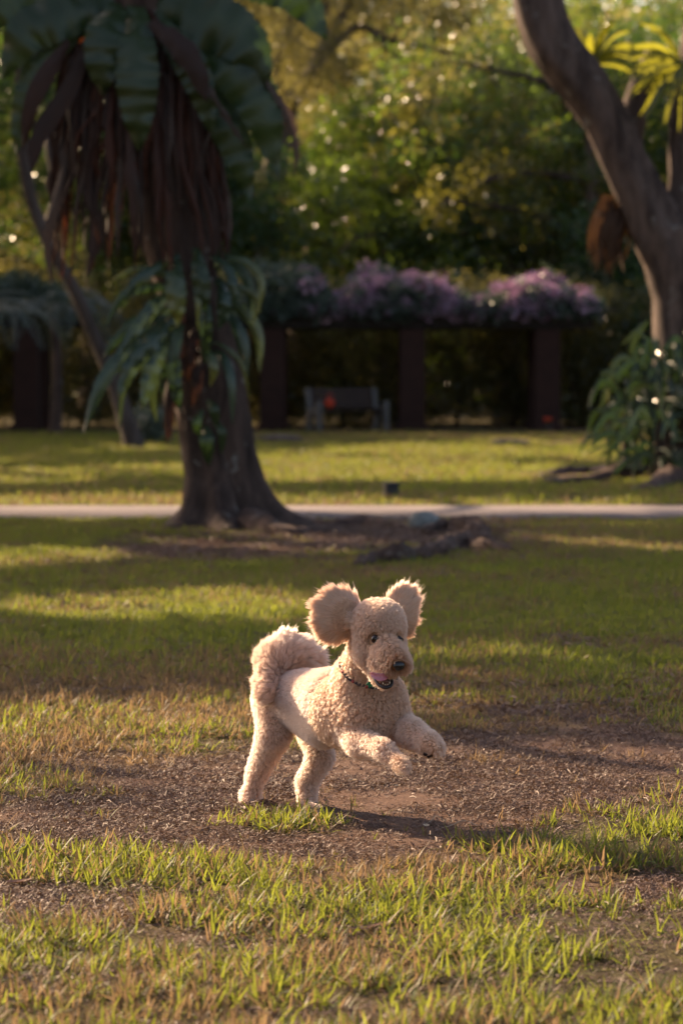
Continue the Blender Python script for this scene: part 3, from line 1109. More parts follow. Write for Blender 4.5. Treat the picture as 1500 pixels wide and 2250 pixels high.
nc, nD = front(874.5, 1462, 8.0)
NM = np.stack([FR, FD, FU], 1)
nb, nf_ = ball((0, 0, 0), 1, 32, 22)
V = nb.copy()
V[:, 0] *= np.where(V[:, 2] > 0, 0.0175, 0.0175 - 0.006 * (-V[:, 2]))
V[:, 1] *= 0.0115
V[:, 2] *= 0.0135
for s_ in (-1, 1):                      # nostrils pressed in
    dd = np.linalg.norm((V - np.array((s_ * 0.0085, 0.0095, -0.002))) / np.array((0.0038, 1.0, 0.0030)), axis=1)
    V[:, 1] -= np.where(nb[:, 1] > 0, 0.0055 * np.exp(-dd ** 2), 0)
V[:, 1] -= np.where((nb[:, 1] > 0), 0.002 * np.exp(-(V[:, 0] / 0.0016) ** 2) * (V[:, 2] < 0.003), 0)
nose = mesh_obj('nose', V @ NM.T + nc + FD * 0.004, nf_, m_nose, DOG)

# mouth: dark inner cheek, lower lip rim, teeth, tongue lolling to the picture's left
mc = P(836, 1484, 8.045)
JD = norm(P(852, 1500, 8.02) - P(822, 1474, 8.07))
V, F_ = ball(mc, (0.020, 0.012, 0.008), 18, 12, M=np.stack([JD, norm(np.cross(JD, (0, 0, 1))), norm(np.cross(norm(np.cross(JD, (0, 0, 1))), JD))], 1))
mesh_obj('mouth', V, F_, m_gum, DOG)
lip = [P(815, 1480, 8.05), P(824, 1495, 8.024), P(834, 1506, 8.008), P(846, 1510.5, 7.998), P(858, 1507, 8.003), P(861, 1497, 8.012), P(857, 1488, 8.03)]
V, F_ = tube(lip, [0.0022, 0.0044, 0.0048, 0.0044, 0.0028], 10, 0.1, 2, n=30)
mesh_obj('lower_lip', V, F_, m_lip, DOG)
V, F_ = ball(P(846, 1498, 8.017), (0.0150, 0.009, 0.0105), 16, 10)
mesh_obj('lower_gum', V, F_, m_gum, DOG)
for (tx, ty, h_) in ((836, 1496, .006), (841, 1503.5, .0045), (846, 1505.5, .004), (851, 1505, .004), (856, 1502, .006), (834, 1491, .004)):
    V, F_ = tube([P(tx, ty, 8.005), P(tx, ty, 8.005) + np.array((0, 0, h_))], [0.0018, 0.0016, 0.0006], 7, n=5)
    mesh_obj('tooth', V, F_, m_tooth, DOG)
# tongue: a curved flap
rows = [(P(853, 1482, 8.005), 0.010), (P(843, 1484, 7.990), 0.0145), (P(832, 1485, 7.980), 0.0155), (P(822, 1482, 7.980), 0.0135), (P(813, 1477, 7.988), 0.007)]
cs = spline([r[0] for r in rows], 14); ws = np.interp(np.linspace(0, 1, 14), np.linspace(0, 1, 5), [r[1] for r in rows])
V = []
for i_ in range(14):
    for j_ in range(9):
        s_ = (j_ - 4) / 4
        V.append(cs[i_] + np.array((0.12, -0.15, -1.0)) * ws[i_] * s_ * 0.62 + np.array((0, 1, 0)) * (0.003 * (1 - s_ * s_) * 1.2 - 0.0035) + np.array((0, 0, -0.004)))
n0 = len(V)
V += [v + np.array((0.0006, 0.0032, 0.0008)) for v in V]
F_ = []
for i_ in range(13):
    for j_ in range(8):
        a = i_ * 9 + j_
        F_.append((a, a + 1, a + 10, a + 9)); F_.append((n0 + a, n0 + a + 9, n0 + a + 10, n0 + a + 1))
rim = [i_ * 9 for i_ in range(14)] + [13 * 9 + j_ for j_ in range(1, 9)] + [i_ * 9 + 8 for i_ in range(12, -1, -1)] + [j_ for j_ in range(7, 0, -1)]
for a, b in zip(rim, rim[1:] + rim[:1]): F_.append((a, b, n0 + b, n0 + a))
mesh_obj('tongue', V, F_, m_tongue, DOG)

# dark pads under the far front paw
t = NT('paw_pad'); m_pad = t.base((0.03, 0.018, 0.016), 0.9, 0.1)
for (a, b, r_) in ((934, 1657, .007), (946, 1661, .006), (955, 1660, .0055), (941, 1663, .005)):
    V, F_ = ball(P(a, b, 8.03), (r_, r_, r_ * .7), 12, 8)
    mesh_obj('paw_pad', V, F_, m_pad, DOG)

# collar: dark band of beads with a green bow and a small steel disc
t = NT('collar_cord'); m_cord = t.base((0.02, 0.012, 0.025), 0.6, 0.3)
t = NT('red_bead'); m_bead = t.base((0.30, 0.03, 0.03), 0.3, 0.5)
t = NT('green_felt'); m_green = t.base((0.005, 0.16, 0.075), 0.55, 0.35)
t = NT('steel'); m_steel = t.base((0.55, 0.58, 0.60), 0.2, 0.5); t.b.inputs['Metallic'].default_value = 1
CC, CA = P(809, 1478, 8.20), norm(P(820, 1425, 8.17) - P(800, 1500, 8.24))
ca = norm(np.cross(CA, (0, 1, 0))); cb = np.cross(CA, ca)
ringp = []
for a in np.linspace(0, 2 * np.pi, 40):
    d_ = ca * math.cos(a) + cb * math.sin(a)
    q_ = CC.copy()
    r0 = next((r_ for r_ in np.arange(0.03, 0.14, 0.001) if sdf((q_ + d_ * r_)[None])[0] > 0), 0.08)
    ringp.append(q_ + d_ * (min(r0, 0.088) + 0.0085))
V, F_ = tube(ringp, [0.0042, 0.0042], 8, n=80)
collar = mesh_obj('collar', V, F_, m_cord, DOG)
for i_ in range(0, 39, 2):
    V, F_ = ball(ringp[i_], 0.0058, 10, 7)
    bd = mesh_obj('bead', V, F_, m_bead if i_ % 4 else m_cord, None)
    bd.parent = collar; bd.location = tuple(-wloc(DOG))
gt_ = P(813, 1503, 8.10)
V, F_ = [], []
pts5 = [(0, 1.0), (.3, .35), (1.1, .55), (.55, -.1), (.95, -.95), (.25, -.45), (-.35, -1.0), (-.4, -.3), (-1.0, -.15), (-.5, .3)]
for s_ in (-1, 1):
    V += [gt_ + np.array((x * 0.0125, s_ * 0.002 - 0.0 , z * 0.0125)) for x, z in pts5]
F_ = [tuple(range(10)), tuple(range(19, 9, -1))] + [(k, (k + 1) % 10, 10 + (k + 1) % 10, 10 + k) for k in range(10)]
g_ = mesh_obj('bow', V, F_, m_green, None, smooth=False); g_.parent = collar; g_.location = tuple(-wloc(DOG))
V, F_ = tube([P(842, 1514, 8.09), P(842, 1514, 8.09) + np.array((0.0, 0.0016, 0))], [0.0055, 0.0055], 16, n=3)
g_ = mesh_obj('tag', V, F_, m_steel, None); g_.parent = collar; g_.location = tuple(-wloc(DOG))

# ------------------------------------------------------------------ foliage kinds
m_leaf_dark = leafy('leaf_dark', (0.018, 0.042, 0.014), (0.040, 0.075, 0.020), (0.10, 0.20, 0.025), 0.35, 0.35, 0.6)
m_leaf_mid = leafy('leaf_mid', (0.026, 0.058, 0.018), (0.060, 0.090, 0.022), (0.22, 0.33, 0.03), 0.45, 0.22, 0.9)
m_leaf_yel = leafy('leaf_yellow', (0.035, 0.062, 0.016), (0.105, 0.085, 0.020), (0.34, 0.32, 0.035), 0.45, 0.22, 0.9)
m_leaf_oli = leafy('leaf_olive', (0.045, 0.060, 0.026), (0.085, 0.080, 0.034), (0.38, 0.34, 0.09), 0.5, 0.25, 0.9)
m_leaf_grey = leafy('leaf_grey', (0.050, 0.075, 0.055), (0.075, 0.100, 0.075), (0.10, 0.15, 0.07), 0.3, 0.4, 0.6)
m_flower = leafy('pink_flower', (0.34, 0.21, 0.31), (0.54, 0.39, 0.48), (0.34, 0.16, 0.31), 0.3, 0.6, 0.2)
m_canopy = leafy('canopy_leaf', (0.030, 0.060, 0.016), (0.050, 0.085, 0.020), (0.10, 0.16, 0.02), 0.25, 0.4, 0.5)
m_bark_dark = bark('bark_dark', (0.012, 0.007, 0.006), (0.085, 0.054, 0.042), 7.0, 0.7)
m_bark_grey = bark('bark_grey', (0.022, 0.014, 0.012), (0.130, 0.092, 0.076), 6.0, 0.5, 1.0)
m_bark_far = bark('bark_far', (0.060, 0.040, 0.030), (0.15, 0.105, 0.08), 3.0)

C_ = {}
for nm, m, n_, rad, size in (('dark', m_leaf_dark, 60, .5, .14), ('mid', m_leaf_mid, 52, .5, .14), ('yel', m_leaf_yel, 46, .5, .14), ('oli', m_leaf_oli, 50, .5, .12),
                             ('grey', m_leaf_grey, 60, .4, .16), ('canopy', m_canopy, 46, .36, .20)):
    C_[nm] = source('clump_' + nm, [leaf_clump(m, n_, rad, size, 0.45, 200 + 7 * k + len(nm)) for k in range(4)])
C_['flower'] = source('clump_flower', [leaf_clump(m_flower, 60, .20, .07, 0.8, 300 + k) for k in range(3)])
C_['vine'] = source('clump_vine', [leaf_clump(m_leaf_grey, 60, .22, .085, 0.55, 310 + k, droop=.8) for k in range(3)])

C_['mix'] = source('clump_mix', [leaf_clump(m_, 52, .5, .14, 0.45, 250 + 7 * k) for k, m_ in enumerate((m_leaf_mid, m_leaf_mid, m_leaf_dark, m_leaf_yel, m_leaf_mid, m_leaf_oli))])
TG = np.random.default_rng(77)


def crown(name, pts, coll, nvar, s, parent, origin=None):
    n = len(pts)
    rot = np.stack([TG.normal(size=n) * .5, TG.normal(size=n) * .5, TG.random(n) * 6.283], 1)
    o = scatter(name, pts, rot, s * (0.65 + 0.7 * TG.random(n)), TG.integers(0, nvar, n), coll, parent)
    return tag(o, kind='stuff')


def in_lobes(lobes, n):
    """n points in the shells of several ellipsoidal lobes: uneven outline, hollow inside."""
    vol = np.array([l[1][0] * l[1][1] * l[1][2] for l in lobes]) ** (2 / 3)
    k = TG.choice(len(lobes), n, p=vol / vol.sum())
    c = np.array([l[0] for l in lobes])[k]; r = np.array([l[1] for l in lobes])[k]
    d = norm(TG.normal(size=(n, 3)))
    return c + d * r * (0.45 + 0.6 * TG.random(n) ** 0.6)[:, None]


def limb(p0, p1, r0, r1, sag=0.3, seed=0, seg=8):
    p0, p1 = np.asarray(p0, float), np.asarray(p1, float)
    g = np.random.default_rng(seed)
    L = np.linalg.norm(p1 - p0)
    pts = [p0] + [p0 + (p1 - p0) * u + g.normal(size=3) * 0.06 * L * np.array((1, 1, .6)) + np.array((0, 0, sag * math.sin(u * math.pi))) for u in (.3, .6, .8)] + [p1]
    return tube(pts, [r0, (r0 + r1) / 2, r1], seg, 0.15, seed, n=16)


def tree(x, y, h, rad, kind, label, n_cl, zlo=1.0, seed=0, group='trees behind the pergola', lean=0.0, cat='tree', name='tree', s=1.0, bark_m=None, trunk_r=None):
    g = np.random.default_rng(seed)
    T = empty(name, (x, y, float(terr(x, y))), label, cat, group)
    bm = bark_m or m_bark_far
    tr = trunk_r or 0.035 * h * .8
    top = np.array((x + lean, y + g.normal() * .4, h * .55))
    V, F_ = tube([(x, y, -0.1), (x + lean * .2, y, h * .15), (x + lean * .6, y + .1, h * .35), top], [tr * 1.5, tr, tr * .8, tr * .6], 12, .15, seed, n=18)
    mesh_obj('trunk', V, F_, bm, T)
    lobes = []
    for i in range(6):
        a = i * 6.283 / 6 + g.normal() * .5
        rr = rad * (0.45 + 0.3 * g.random())
        c = np.array((x + lean + math.cos(a) * rr, y + math.sin(a) * rr, zlo + (h - zlo) * (0.25 + 0.55 * g.random())))
        lobes.append((c, np.array((rad * .55, rad * .55, (h - zlo) * .26)) * (0.8 + 0.4 * g.random())))
        if i % 2 == 0:
            V, F_ = limb(top - np.array((0, 0, g.random() * h * .2)), c, tr * .5, tr * .12, .2, seed + i)
            mesh_obj('branch', V, F_, bm, T)
    lobes.append((np.array((x + lean, y, h - (h - zlo) * .22)), np.array((rad * .5, rad * .5, (h - zlo) * .22))))
    pts = in_lobes(lobes, n_cl)
    pts = pts[pts[:, 2] > 0.25]
    crown('crown', pts, C_[kind], 6 if kind == 'mix' else 4, s, T)
    return T


# ------------------------------------------------------------------ woods behind the pergola
tree(-8.5, 66, 11, 3.4, 'dark', 'dark evergreen tree behind the grey fern fronds at the left edge', 620, .8, 1)
tree(-6.0, 73, 11, 3.6, 'mix', 'green and olive tree seen left of the first trunk in the upper left', 620, 2.0, 2)
tree(-3.4, 68, 7.5, 2.6, 'dark', 'low dark tree behind the pergola\'s left end', 480, .6, 3)
tree(-1.2, 76, 11.5, 3.4, 'oli', 'tall hazy olive tree with a forked trunk above the pergola\'s left end', 620, 4.6, 4, trunk_r=.38, lean=.9)
tree(1.0, 69, 8.2, 2.5, 'mid', 'mid green tree right above the middle bougainvillea mound', 560, 1.0, 5)
tree(2.4, 79, 11.5, 3.8, 'mix', 'tall sunlit tree of mixed green and yellow leaves in the upper middle', 640, 4.2, 6)
tree(3.8, 67.5, 9.2, 2.5, 'mix', 'yellowing tree above the pergola\'s right end', 430, 1.6, 7)
tree(5.6, 72, 10.5, 3.2, 'mid', 'green tree filling the space left of the leaning trunk', 620, 1.2, 8)
tree(8.2, 68, 10, 3.0, 'dark', 'dark green tree behind the leaning trunk at the right', 560, .8, 9)
tree(10.5, 76, 11.5, 4.0, 'mix', 'olive tree at the far right behind the forked tree', 500, 2.2, 10)
tree(-13, 72, 13, 4.2, 'mid', 'green tree beyond the left edge of the lawn', 480, 1.0, 11)
tree(15, 70, 12, 4.0, 'mid', 'green tree beyond the right edge of the lawn', 480, 1.0, 12)
tree(6.6, 64.5, 4.6, 1.8, 'dark', 'small dark tree just right of the pergola\'s end', 300, .5, 13)

# the wood goes on beyond them
n = 5200
pts = np.stack([(TG.random(n) * 2 - 1) * 46, 86 + 22 * TG.random(n), 0.5 + 12.5 * TG.random(n)], 1)
pts = pts[(fbm(pts[:, 0] * .25, pts[:, 2] * .3, 41, 3) + 0.02 * (10 - pts[:, 2]) > 0.36)]
tag(crown('far_wood', pts, C_['oli'], 4, 2.6, None), 'hazy far wood closing the view behind the trees', 'woodland')
n = 2600
pts = np.stack([(TG.random(n) * 2 - 1) * 60, 112 + 8 * TG.random(n), 15 * TG.random(n)], 1)
tag(crown('far_wood', pts, C_['mid'], 4, 4.0, None), 'farthest green wood, seen only through gaps', 'woodland')

# hedge in the shade under and behind the pergola
for (x0, x1, lab) in ((-18, -3.2, 'dark clipped hedge behind the left pergola'), (-3.0, 7.0, 'dark shady hedge behind the bench and the brick columns'), (7.2, 18, 'dark hedge behind the plants at the right')):
    n = int(125 * (x1 - x0))
    pts = np.stack([x0 + (x1 - x0) * TG.random(n), 62.4 + 1.6 * TG.random(n), 0.0 + 2.8 * TG.random(n) ** 1.15], 1)
    pts[:, 2] += 0.5 * fbm(pts[:, 0], pts[:, 1] * 0, 51)
    H_ = empty('hedge', ((x0 + x1) / 2, 63, 0), lab, 'hedge', 'hedges in the shade')
    crown('foliage', pts, C_['oli'], 4, .8, H_)
    for i in range(int((x1 - x0) / 1.2)):
        a = x0 + 0.6 + i * 1.2
        V, F_ = tube([(a, 63.2, -.05), (a + .1, 63.1, .7), (a - .1, 63.2, 1.6)], [.05, .04, .02], 6, .2, i)
        mesh_obj('stem', V, F_, m_bark_dark, H_)

# ------------------------------------------------------------------ pergolas
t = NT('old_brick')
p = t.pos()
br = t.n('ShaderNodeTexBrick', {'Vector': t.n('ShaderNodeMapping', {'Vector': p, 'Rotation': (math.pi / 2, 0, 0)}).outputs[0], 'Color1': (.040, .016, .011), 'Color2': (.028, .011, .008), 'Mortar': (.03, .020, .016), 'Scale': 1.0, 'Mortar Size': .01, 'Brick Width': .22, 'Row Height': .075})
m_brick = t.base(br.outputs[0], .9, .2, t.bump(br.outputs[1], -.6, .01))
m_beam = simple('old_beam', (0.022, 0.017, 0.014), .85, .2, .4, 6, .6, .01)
PY = 60.0


def pergola(cols, x0, x1, zb, label, mounds, flowers, greens, seedx):
    T = empty('pergola', ((x0 + x1) / 2, PY, 0), label, 'pergola')
    for cx in cols:
        for yy_ in (PY, PY + 2.0):
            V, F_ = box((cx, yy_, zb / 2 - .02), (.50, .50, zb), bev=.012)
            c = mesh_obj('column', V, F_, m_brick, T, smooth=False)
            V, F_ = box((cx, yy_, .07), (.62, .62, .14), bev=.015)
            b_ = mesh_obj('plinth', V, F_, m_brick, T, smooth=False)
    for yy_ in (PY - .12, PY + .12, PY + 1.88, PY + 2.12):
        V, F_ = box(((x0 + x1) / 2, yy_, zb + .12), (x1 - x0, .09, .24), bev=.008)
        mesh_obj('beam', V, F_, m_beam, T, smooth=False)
    k = x0 + .2
    while k < x1 - .1:
        V, F_ = box((k, PY + 1, zb + .29), (.07, 3.1, .14), bev=.006)
        mesh_obj('rafter', V, F_, m_beam, T, smooth=False)
        k += .55
    # the vine lies on top: a plant of its own
    return T


pergola([G(600, 946)[0] * 60 / G(600, 946)[1], P(905, 900, 60)[0], P(1200, 900, 60)[0]], P(520, 900, 60)[0], P(1300, 900, 60)[0], 2.06, 'long flower-topped pergola on brick columns across the middle of the lawn', 0, 0, 0, 0)
pergola([P(-560, 900, 60)[0], P(-250, 900, 60)[0], P(60, 900, 60)[0]], P(-640, 900, 60)[0], P(165, 900, 60)[0], 2.10, 'shaded pergola with grey green growth on its roof at the left edge', 0, 0, 0, 0)


def vine(label, x0, x1, prof, kinds, dens, ztop=2.42, group='climbing plants on the pergolas'):
    """prof(px) -> photo py of the top of the growth; the base lies on the rafters, with some hanging over the beam."""
    T = empty('climbing_plant', ((x0 + x1) / 2, PY + .6, ztop), label, 'climbing plant', group)
    n = int(dens * (x1 - x0))
    x = x0 + (x1 - x0) * TG.random(n)
    pxx = 750 + FPX * x / PY
    top = CAMH + (809 - prof(pxx)) / FPX * PY
    y = PY - .35 + 2.9 * TG.random(n)
    top = top + (fbm(pxx * .05, y * 2.2, 57, 3) - .5) * .5
    dome = np.clip(1 - ((y - PY - .9) / 1.9) ** 2, .25, 1) ** .5
    u = TG.random(n) ** .6
    z = ztop - .08 + (np.maximum(top, ztop + .08) - ztop - .05) * dome * u
    hang = (TG.random(n) < .34) & (y < PY + .3)
    z = np.where(hang, ztop + .16 - .22 * TG.random(n) ** .7, z)
    y = np.where(hang, PY - .28 + .1 * TG.random(n), y)
    pts = np.stack([x, y, z], 1)
    fl = kinds(pxx, np.where(hang, .55, u))
    crown('leaves', pts[~fl], C_['vine'], 3, 1.0, T)
    if fl.any(): crown('flowers', pts[fl], C_['flower'], 3, 1.0, T)
    for i in range(4):
        a = x0 + (x1 - x0) * (i + .5) / 4
        V, F_ = tube([(a, PY - .05, ztop - .02), (a + .3, PY + .8, ztop + .06), (a + .9, PY + 1.6, ztop + .05)], [.035, .03, .015], 6, .3, i)
        mesh_obj('stem', V, F_, m_bark_dark, T)


def bump(px, c, w, h, p_=2): return h * np.exp(-np.abs((px - c) / w) ** p_)


vine('dark green vine with a few pink flowers on the pergola\'s left end', P(520, 700, 60)[0], P(735, 700, 60)[0], lambda q: 668 - bump(q, 610, 75, 92, 3) - bump(q, 685, 25, 62), lambda q, u: (TG.random(len(q)) < .015 + .3 * np.exp(-((q - 685) / 28) ** 2)), 190)
vine('tall mound of mauve bougainvillea on the middle of the pergola', P(725, 700, 60)[0], P(1050, 700, 60)[0], lambda q: 652 - bump(q, 815, 50, 62, 3) - bump(q, 925, 68, 60, 2.4), lambda q, u: (TG.random(len(q)) < .36 + .40 * u ** 2 - .25 * np.exp(-((q - 870) / 22) ** 2)), 290)
vine('lower mound of mauve bougainvillea on the pergola\'s right end', P(1040, 700, 60)[0], P(1306, 700, 60)[0], lambda q: 660 - bump(q, 1160, 84, 50, 2.4) - bump(q, 1245, 50, 22), lambda q, u: (TG.random(len(q)) < .30 + .42 * u ** 2), 290)
vine('grey green growth heaped on the left pergola\'s roof', P(-640, 700, 60)[0], P(170, 700, 60)[0], lambda q: 660 - bump(q, 30, 120, 60) - bump(q, -260, 160, 70), lambda q, u: TG.random(len(q)) < 0.0, 120)

# ------------------------------------------------------------------ bench, with things on and near it
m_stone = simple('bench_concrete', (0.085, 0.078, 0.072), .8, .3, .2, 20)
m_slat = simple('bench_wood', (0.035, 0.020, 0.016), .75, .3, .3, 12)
bx, by = P(762, 900, 58.4)[0], 58.4
B = empty('park_bench', (bx, by, 0), 'wooden slatted park bench with pale concrete ends under the pergola', 'bench')
for sx in (-1, 1):
    cx = bx + sx * .70
    prof = [(-.10, 0), (.02, 0), (.04, .36), (.38, .36), (.46, 0), (.58, 0), (.50, .42), (.62, .86), (.54, .88), (.44, .48), (.06, .50), (.0, .62), (-.08, .62), (-.12, .5)]
    V = [(cx + s_ * .045, by - .25 + a, b) for s_ in (-1, 1) for a, b in prof]
    m_ = len(prof)
    F_ = [tuple(range(m_)), tuple(range(2 * m_ - 1, m_ - 1, -1))] + [(k, (k + 1) % m_, m_ + (k + 1) % m_, m_ + k) for k in range(m_)]
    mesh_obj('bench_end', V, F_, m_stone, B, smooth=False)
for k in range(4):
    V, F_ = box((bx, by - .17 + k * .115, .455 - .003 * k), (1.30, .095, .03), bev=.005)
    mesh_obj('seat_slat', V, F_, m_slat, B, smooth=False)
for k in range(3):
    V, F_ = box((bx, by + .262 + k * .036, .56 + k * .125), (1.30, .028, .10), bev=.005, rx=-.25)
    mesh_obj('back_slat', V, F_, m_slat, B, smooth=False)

m_red = simple('orange_red_cloth', (0.42, 0.045, 0.018), .8, .2, .3, 20)
cx = P(724, 893, 58.3)[0]
B.rotation_euler = (0, 0, R(22))
V, F_ = ball((0, 0, 0), (.10, .075, .095), 20, 14)
V = V * (1 + .25 * (fbm(V[:, 0] * 14 + 3, V[:, 2] * 14 + V[:, 1] * 9, 8, 3)[:, None] - .5) * 2)
V2, F2 = tube([(-.05, 0, .10), (-.03, 0, .17), (.03, 0, .17), (.05, 0, .10)], [.010, .010], 7, n=12)
by += -.05
S_ = empty('bag', (cx, by - .02, .47), 'small orange red cloth bag left on the bench seat', 'bag')
mesh_obj('bag_body', V + np.array((cx, by - .02, .47 + .10)), F_, m_red, S_)
mesh_obj('handle', V2 + np.array((cx, by - .02, .47 + .10)), F2, m_red, S_)

# small red flower in a dark pot at the foot of the right column
fx, fy = P(1203, 930, 58.8)[0], 58.8
S_ = empty('potted_plant', (fx, fy, 0), 'small dark pot with an orange red flower at the foot of the right brick column', 'potted plant')
m_pot = simple('dark_pot', (0.045, 0.028, 0.024), .6, .4)
V, F_ = tube([(fx, fy, 0), (fx, fy, .02), (fx, fy, .12), (fx, fy, .145), (fx, fy, .150)], [.06, .065, .09, .10, .085], 16, n=14)
mesh_obj('pot', V, F_, m_pot, S_)
g = np.random.default_rng(4)
V, F_ = [], []
parts = []
for k in range(26):
    a, e_ = g.random() * 6.28, .5 + g.random()
    d = np.array((math.cos(a) * math.cos(e_), math.sin(a) * math.cos(e_), math.sin(e_)))
    s_ = norm(np.cross(d, (0, 0, 1))) * .014
    b0 = np.array((fx, fy, .15)) + d * .02
    parts.append(([b0, b0 + d * .06 + s_, b0 + d * .12, b0 + d * .06 - s_], [(0, 1, 2, 3)]))
V, F_ = merge(parts)
mesh_obj('leaves', V, F_, leafy('pot_leaf', (.03, .06, .02), (.05, .09, .02), (.1, .2, .02)), S_, attrs={'rnd': g.random(len(V))})
for k in range(5):
    a = k * 1.256
    V, F_ = ball((fx + .05 * math.cos(a), fy + .05 * math.sin(a), .25 + .02 * math.sin(a * 3)), (.045, .045, .030), 10, 7)
    mesh_obj('flower', V, F_, m_red, S_)

# little dark garden light on the lawn just beyond the path
gx, gy = G(858, 1096)[:2]
S_ = empty('garden_light', (gx, gy, 0), 'small black box-shaped ground light on the lawn beyond the path', 'lamp')
m_blk = simple('black_metal', (0.02, 0.02, 0.022), .5, .4, .2)
V, F_ = box((gx, gy, .075), (.135, .12, .13), rz=.3, bev=.012)
mesh_obj('housing', V, F_, m_blk, S_, smooth=False)
V, F_ = box((gx, gy, .150), (.155, .14, .018), rz=.3, bev=.004)
mesh_obj('lid', V, F_, m_blk, S_, smooth=False)
V, F_ = tube([(gx, gy, -.03), (gx, gy, .012)], [.03, .03], 10, n=3)
mesh_obj('spike', V, F_, m_blk, S_)

# ------------------------------------------------------------------ fronds
def frond_mesh(name, pts, width, mat, fold=.25, wav=.06, nrows=16, base=.25, side=None, rag=0.0, seed=0, tip=1.0, notch=0.0):
    """A strap-shaped leaf along a spline: keeled midrib, waved edges. World-space verts."""
    g = np.random.default_rng(seed)
    c = spline(pts, nrows)
    tan = norm(np.gradient(c, axis=0))
    L = np.linalg.norm(np.diff(c, axis=0), axis=1).sum()
    V, tt = [], []
    view = np.array((0, -1.0, 0.15))
    for i in range(nrows):
        u = i / (nrows - 1)
        w = width * .5 * (base + (1 - base) * math.sin(min(1, u * 1.7 + .08) * math.pi / 2)) * (1 - u ** 4.5 * tip) * (1 - rag * g.random()) * (1 - notch * abs(math.sin(i * 1.9 + seed)))
        s_ = norm(np.cross(tan[i], side if side is not None else view))
        nn = norm(np.cross(s_, tan[i]))
        if nn[1] > 0: nn = -nn
        ph = u * L / max(width, .05) * 7
        for j, v in enumerate((-1, -.55, 0, .55, 1)):
            e_ = wav * width * (math.sin(ph + (1.7 if v > 0 else 0)) + .6 * math.sin(2.3 * ph + seed)) * abs(v) ** 1.5
            V.append(c[i] + s_ * v * w + nn * (-fold * w * abs(v) + e_) + nn * (.03 * width if j == 2 else 0))
            tt.append(u)
    F_ = [(i * 5 + j, i * 5 + j + 1, i * 5 + j + 6, i * 5 + j + 5) for i in range(nrows - 1) for j in range(4)]
    r = g.random()
    return np.array(V), F_, {'rnd': np.full(len(V), r), 't': tt}


def frond(parent, name, pts, width, mat, label=None, **kw):
    V, F_, at = frond_mesh(name, pts, width, mat, **kw)
    o = mesh_obj(name, V, F_, mat, parent, attrs=at)
    if label: o['label'] = label
    return o


def mfrond(name, c1, c2, tr, tf=.3, rough=.38, tip=None):
    t = NT(name)
    r, u = t.attr('rnd'), t.attr('t')
    col = t.mix(r, c1, c2)
    n_ = t.noise(9, 5, .6, t.pos())
    col = t.mix(t.math('MULTIPLY', n_, .5), col, tuple(x * .55 for x in c1))
    if tip: col = t.mix(t.math('MULTIPLY', t.math('POWER', u, 2.5), t.math('GREATER_THAN', r, .55)), col, tip)
    t.base(col, rough, .5, t.bump(t.noise(60, 4, .6, t.pos()), .3, .004))
    tl = t.n('ShaderNodeBsdfTranslucent', {'Color': t.mix(r, tr, tuple(x * .7 for x in tr))})
    t.set(t.out.inputs[0], t.n('ShaderNodeMixShader', {0: tf, 1: t.b.outputs[0], 2: tl.outputs[0]}).outputs[0])
    return t.m


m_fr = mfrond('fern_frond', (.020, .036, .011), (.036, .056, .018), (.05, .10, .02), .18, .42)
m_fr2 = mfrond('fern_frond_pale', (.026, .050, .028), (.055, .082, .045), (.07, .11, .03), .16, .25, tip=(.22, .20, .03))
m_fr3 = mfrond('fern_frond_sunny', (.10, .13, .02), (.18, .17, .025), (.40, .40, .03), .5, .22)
m_dead = mfrond('dead_frond', (.014, .005, .003), (.050, .018, .010), (.07, .03, .015), .15, .75)
m_dead3 = mfrond('dead_frond_rust', (.040, .011, .005), (.085, .024, .011), (.14, .04, .015), .2, .75)
m_dead2 = mfrond('dead_frond_pale', (.045, .028, .022), (.10, .070, .058), (.12, .07, .04), .2, .7)

# ------------------------------------------------------------------ the first tree
D1 = float(G(500, 1165)[1])
T1 = empty('tree', G(495, 1160), 'thick dark trunk hung with ferns left of centre, standing on bare soil', 'tree')
tp = [(505, 1178, 40), (500, 1150, 150), (492, 1110, 108), (482, 1050, 88), (472, 980, 84), (462, 900, 84), (448, 800, 80), (432, 700, 70), (405, 600, 74), (370, 450, 82), (335, 250, 88), (305, 40, 85), (285, -250, 75), (300, -600, 60)]
pts = [P(a, b, D1) for a, b, r_ in tp[1:]]
rad = [rp(r_, D1) * .93 for a, b, r_ in tp[1:]]
pts = [pts[0] + np.array((0.0, 0, -.12))] + pts
rad = [rad[0] * 1.12] + rad
nrow, seg = 120, 72
c = spline(pts, nrow); rr = np.interp(np.linspace(0, 1, nrow), np.linspace(0, 1, len(rad)), rad)
ang = np.linspace(0, 2 * np.pi, seg, endpoint=False)
V = []
for i in range(nrow):
    z = c[i][2]
    fl = math.exp(-max(0, z) / .28)
    lobes = 1 + fl * (.26 * np.cos(ang * 5 + 1.0) + .20 * np.cos(ang * 3 - .4) + .15 * np.cos(ang * 8)) + .10 * np.cos(ang * 3 + z * .9) * (1 - fl) * .5
    rn_ = fbm(np.cos(ang) * 5 + 9, np.sin(ang) * 5 + z * 1.3, 61, 5) - .5
    pl = fbm(ang * 7, z * 5 + ang * 0, 62, 3)
    k = lobes * (1 + .20 * rn_) + .06 * (np.abs(pl - .5) * 2)
    V.append(c[i] + np.stack([np.cos(ang) * rr[i] * k, np.sin(ang) * rr[i] * k, ang * 0], 1))
V = np.vstack(V)
F_ = [(i * seg + j, i * seg + (j + 1) % seg, (i + 1) * seg + (j + 1) % seg, (i + 1) * seg + j) for i in range(nrow - 1) for j in range(seg)]
mesh_obj('trunk', V, F_, m_bark_dark, T1)
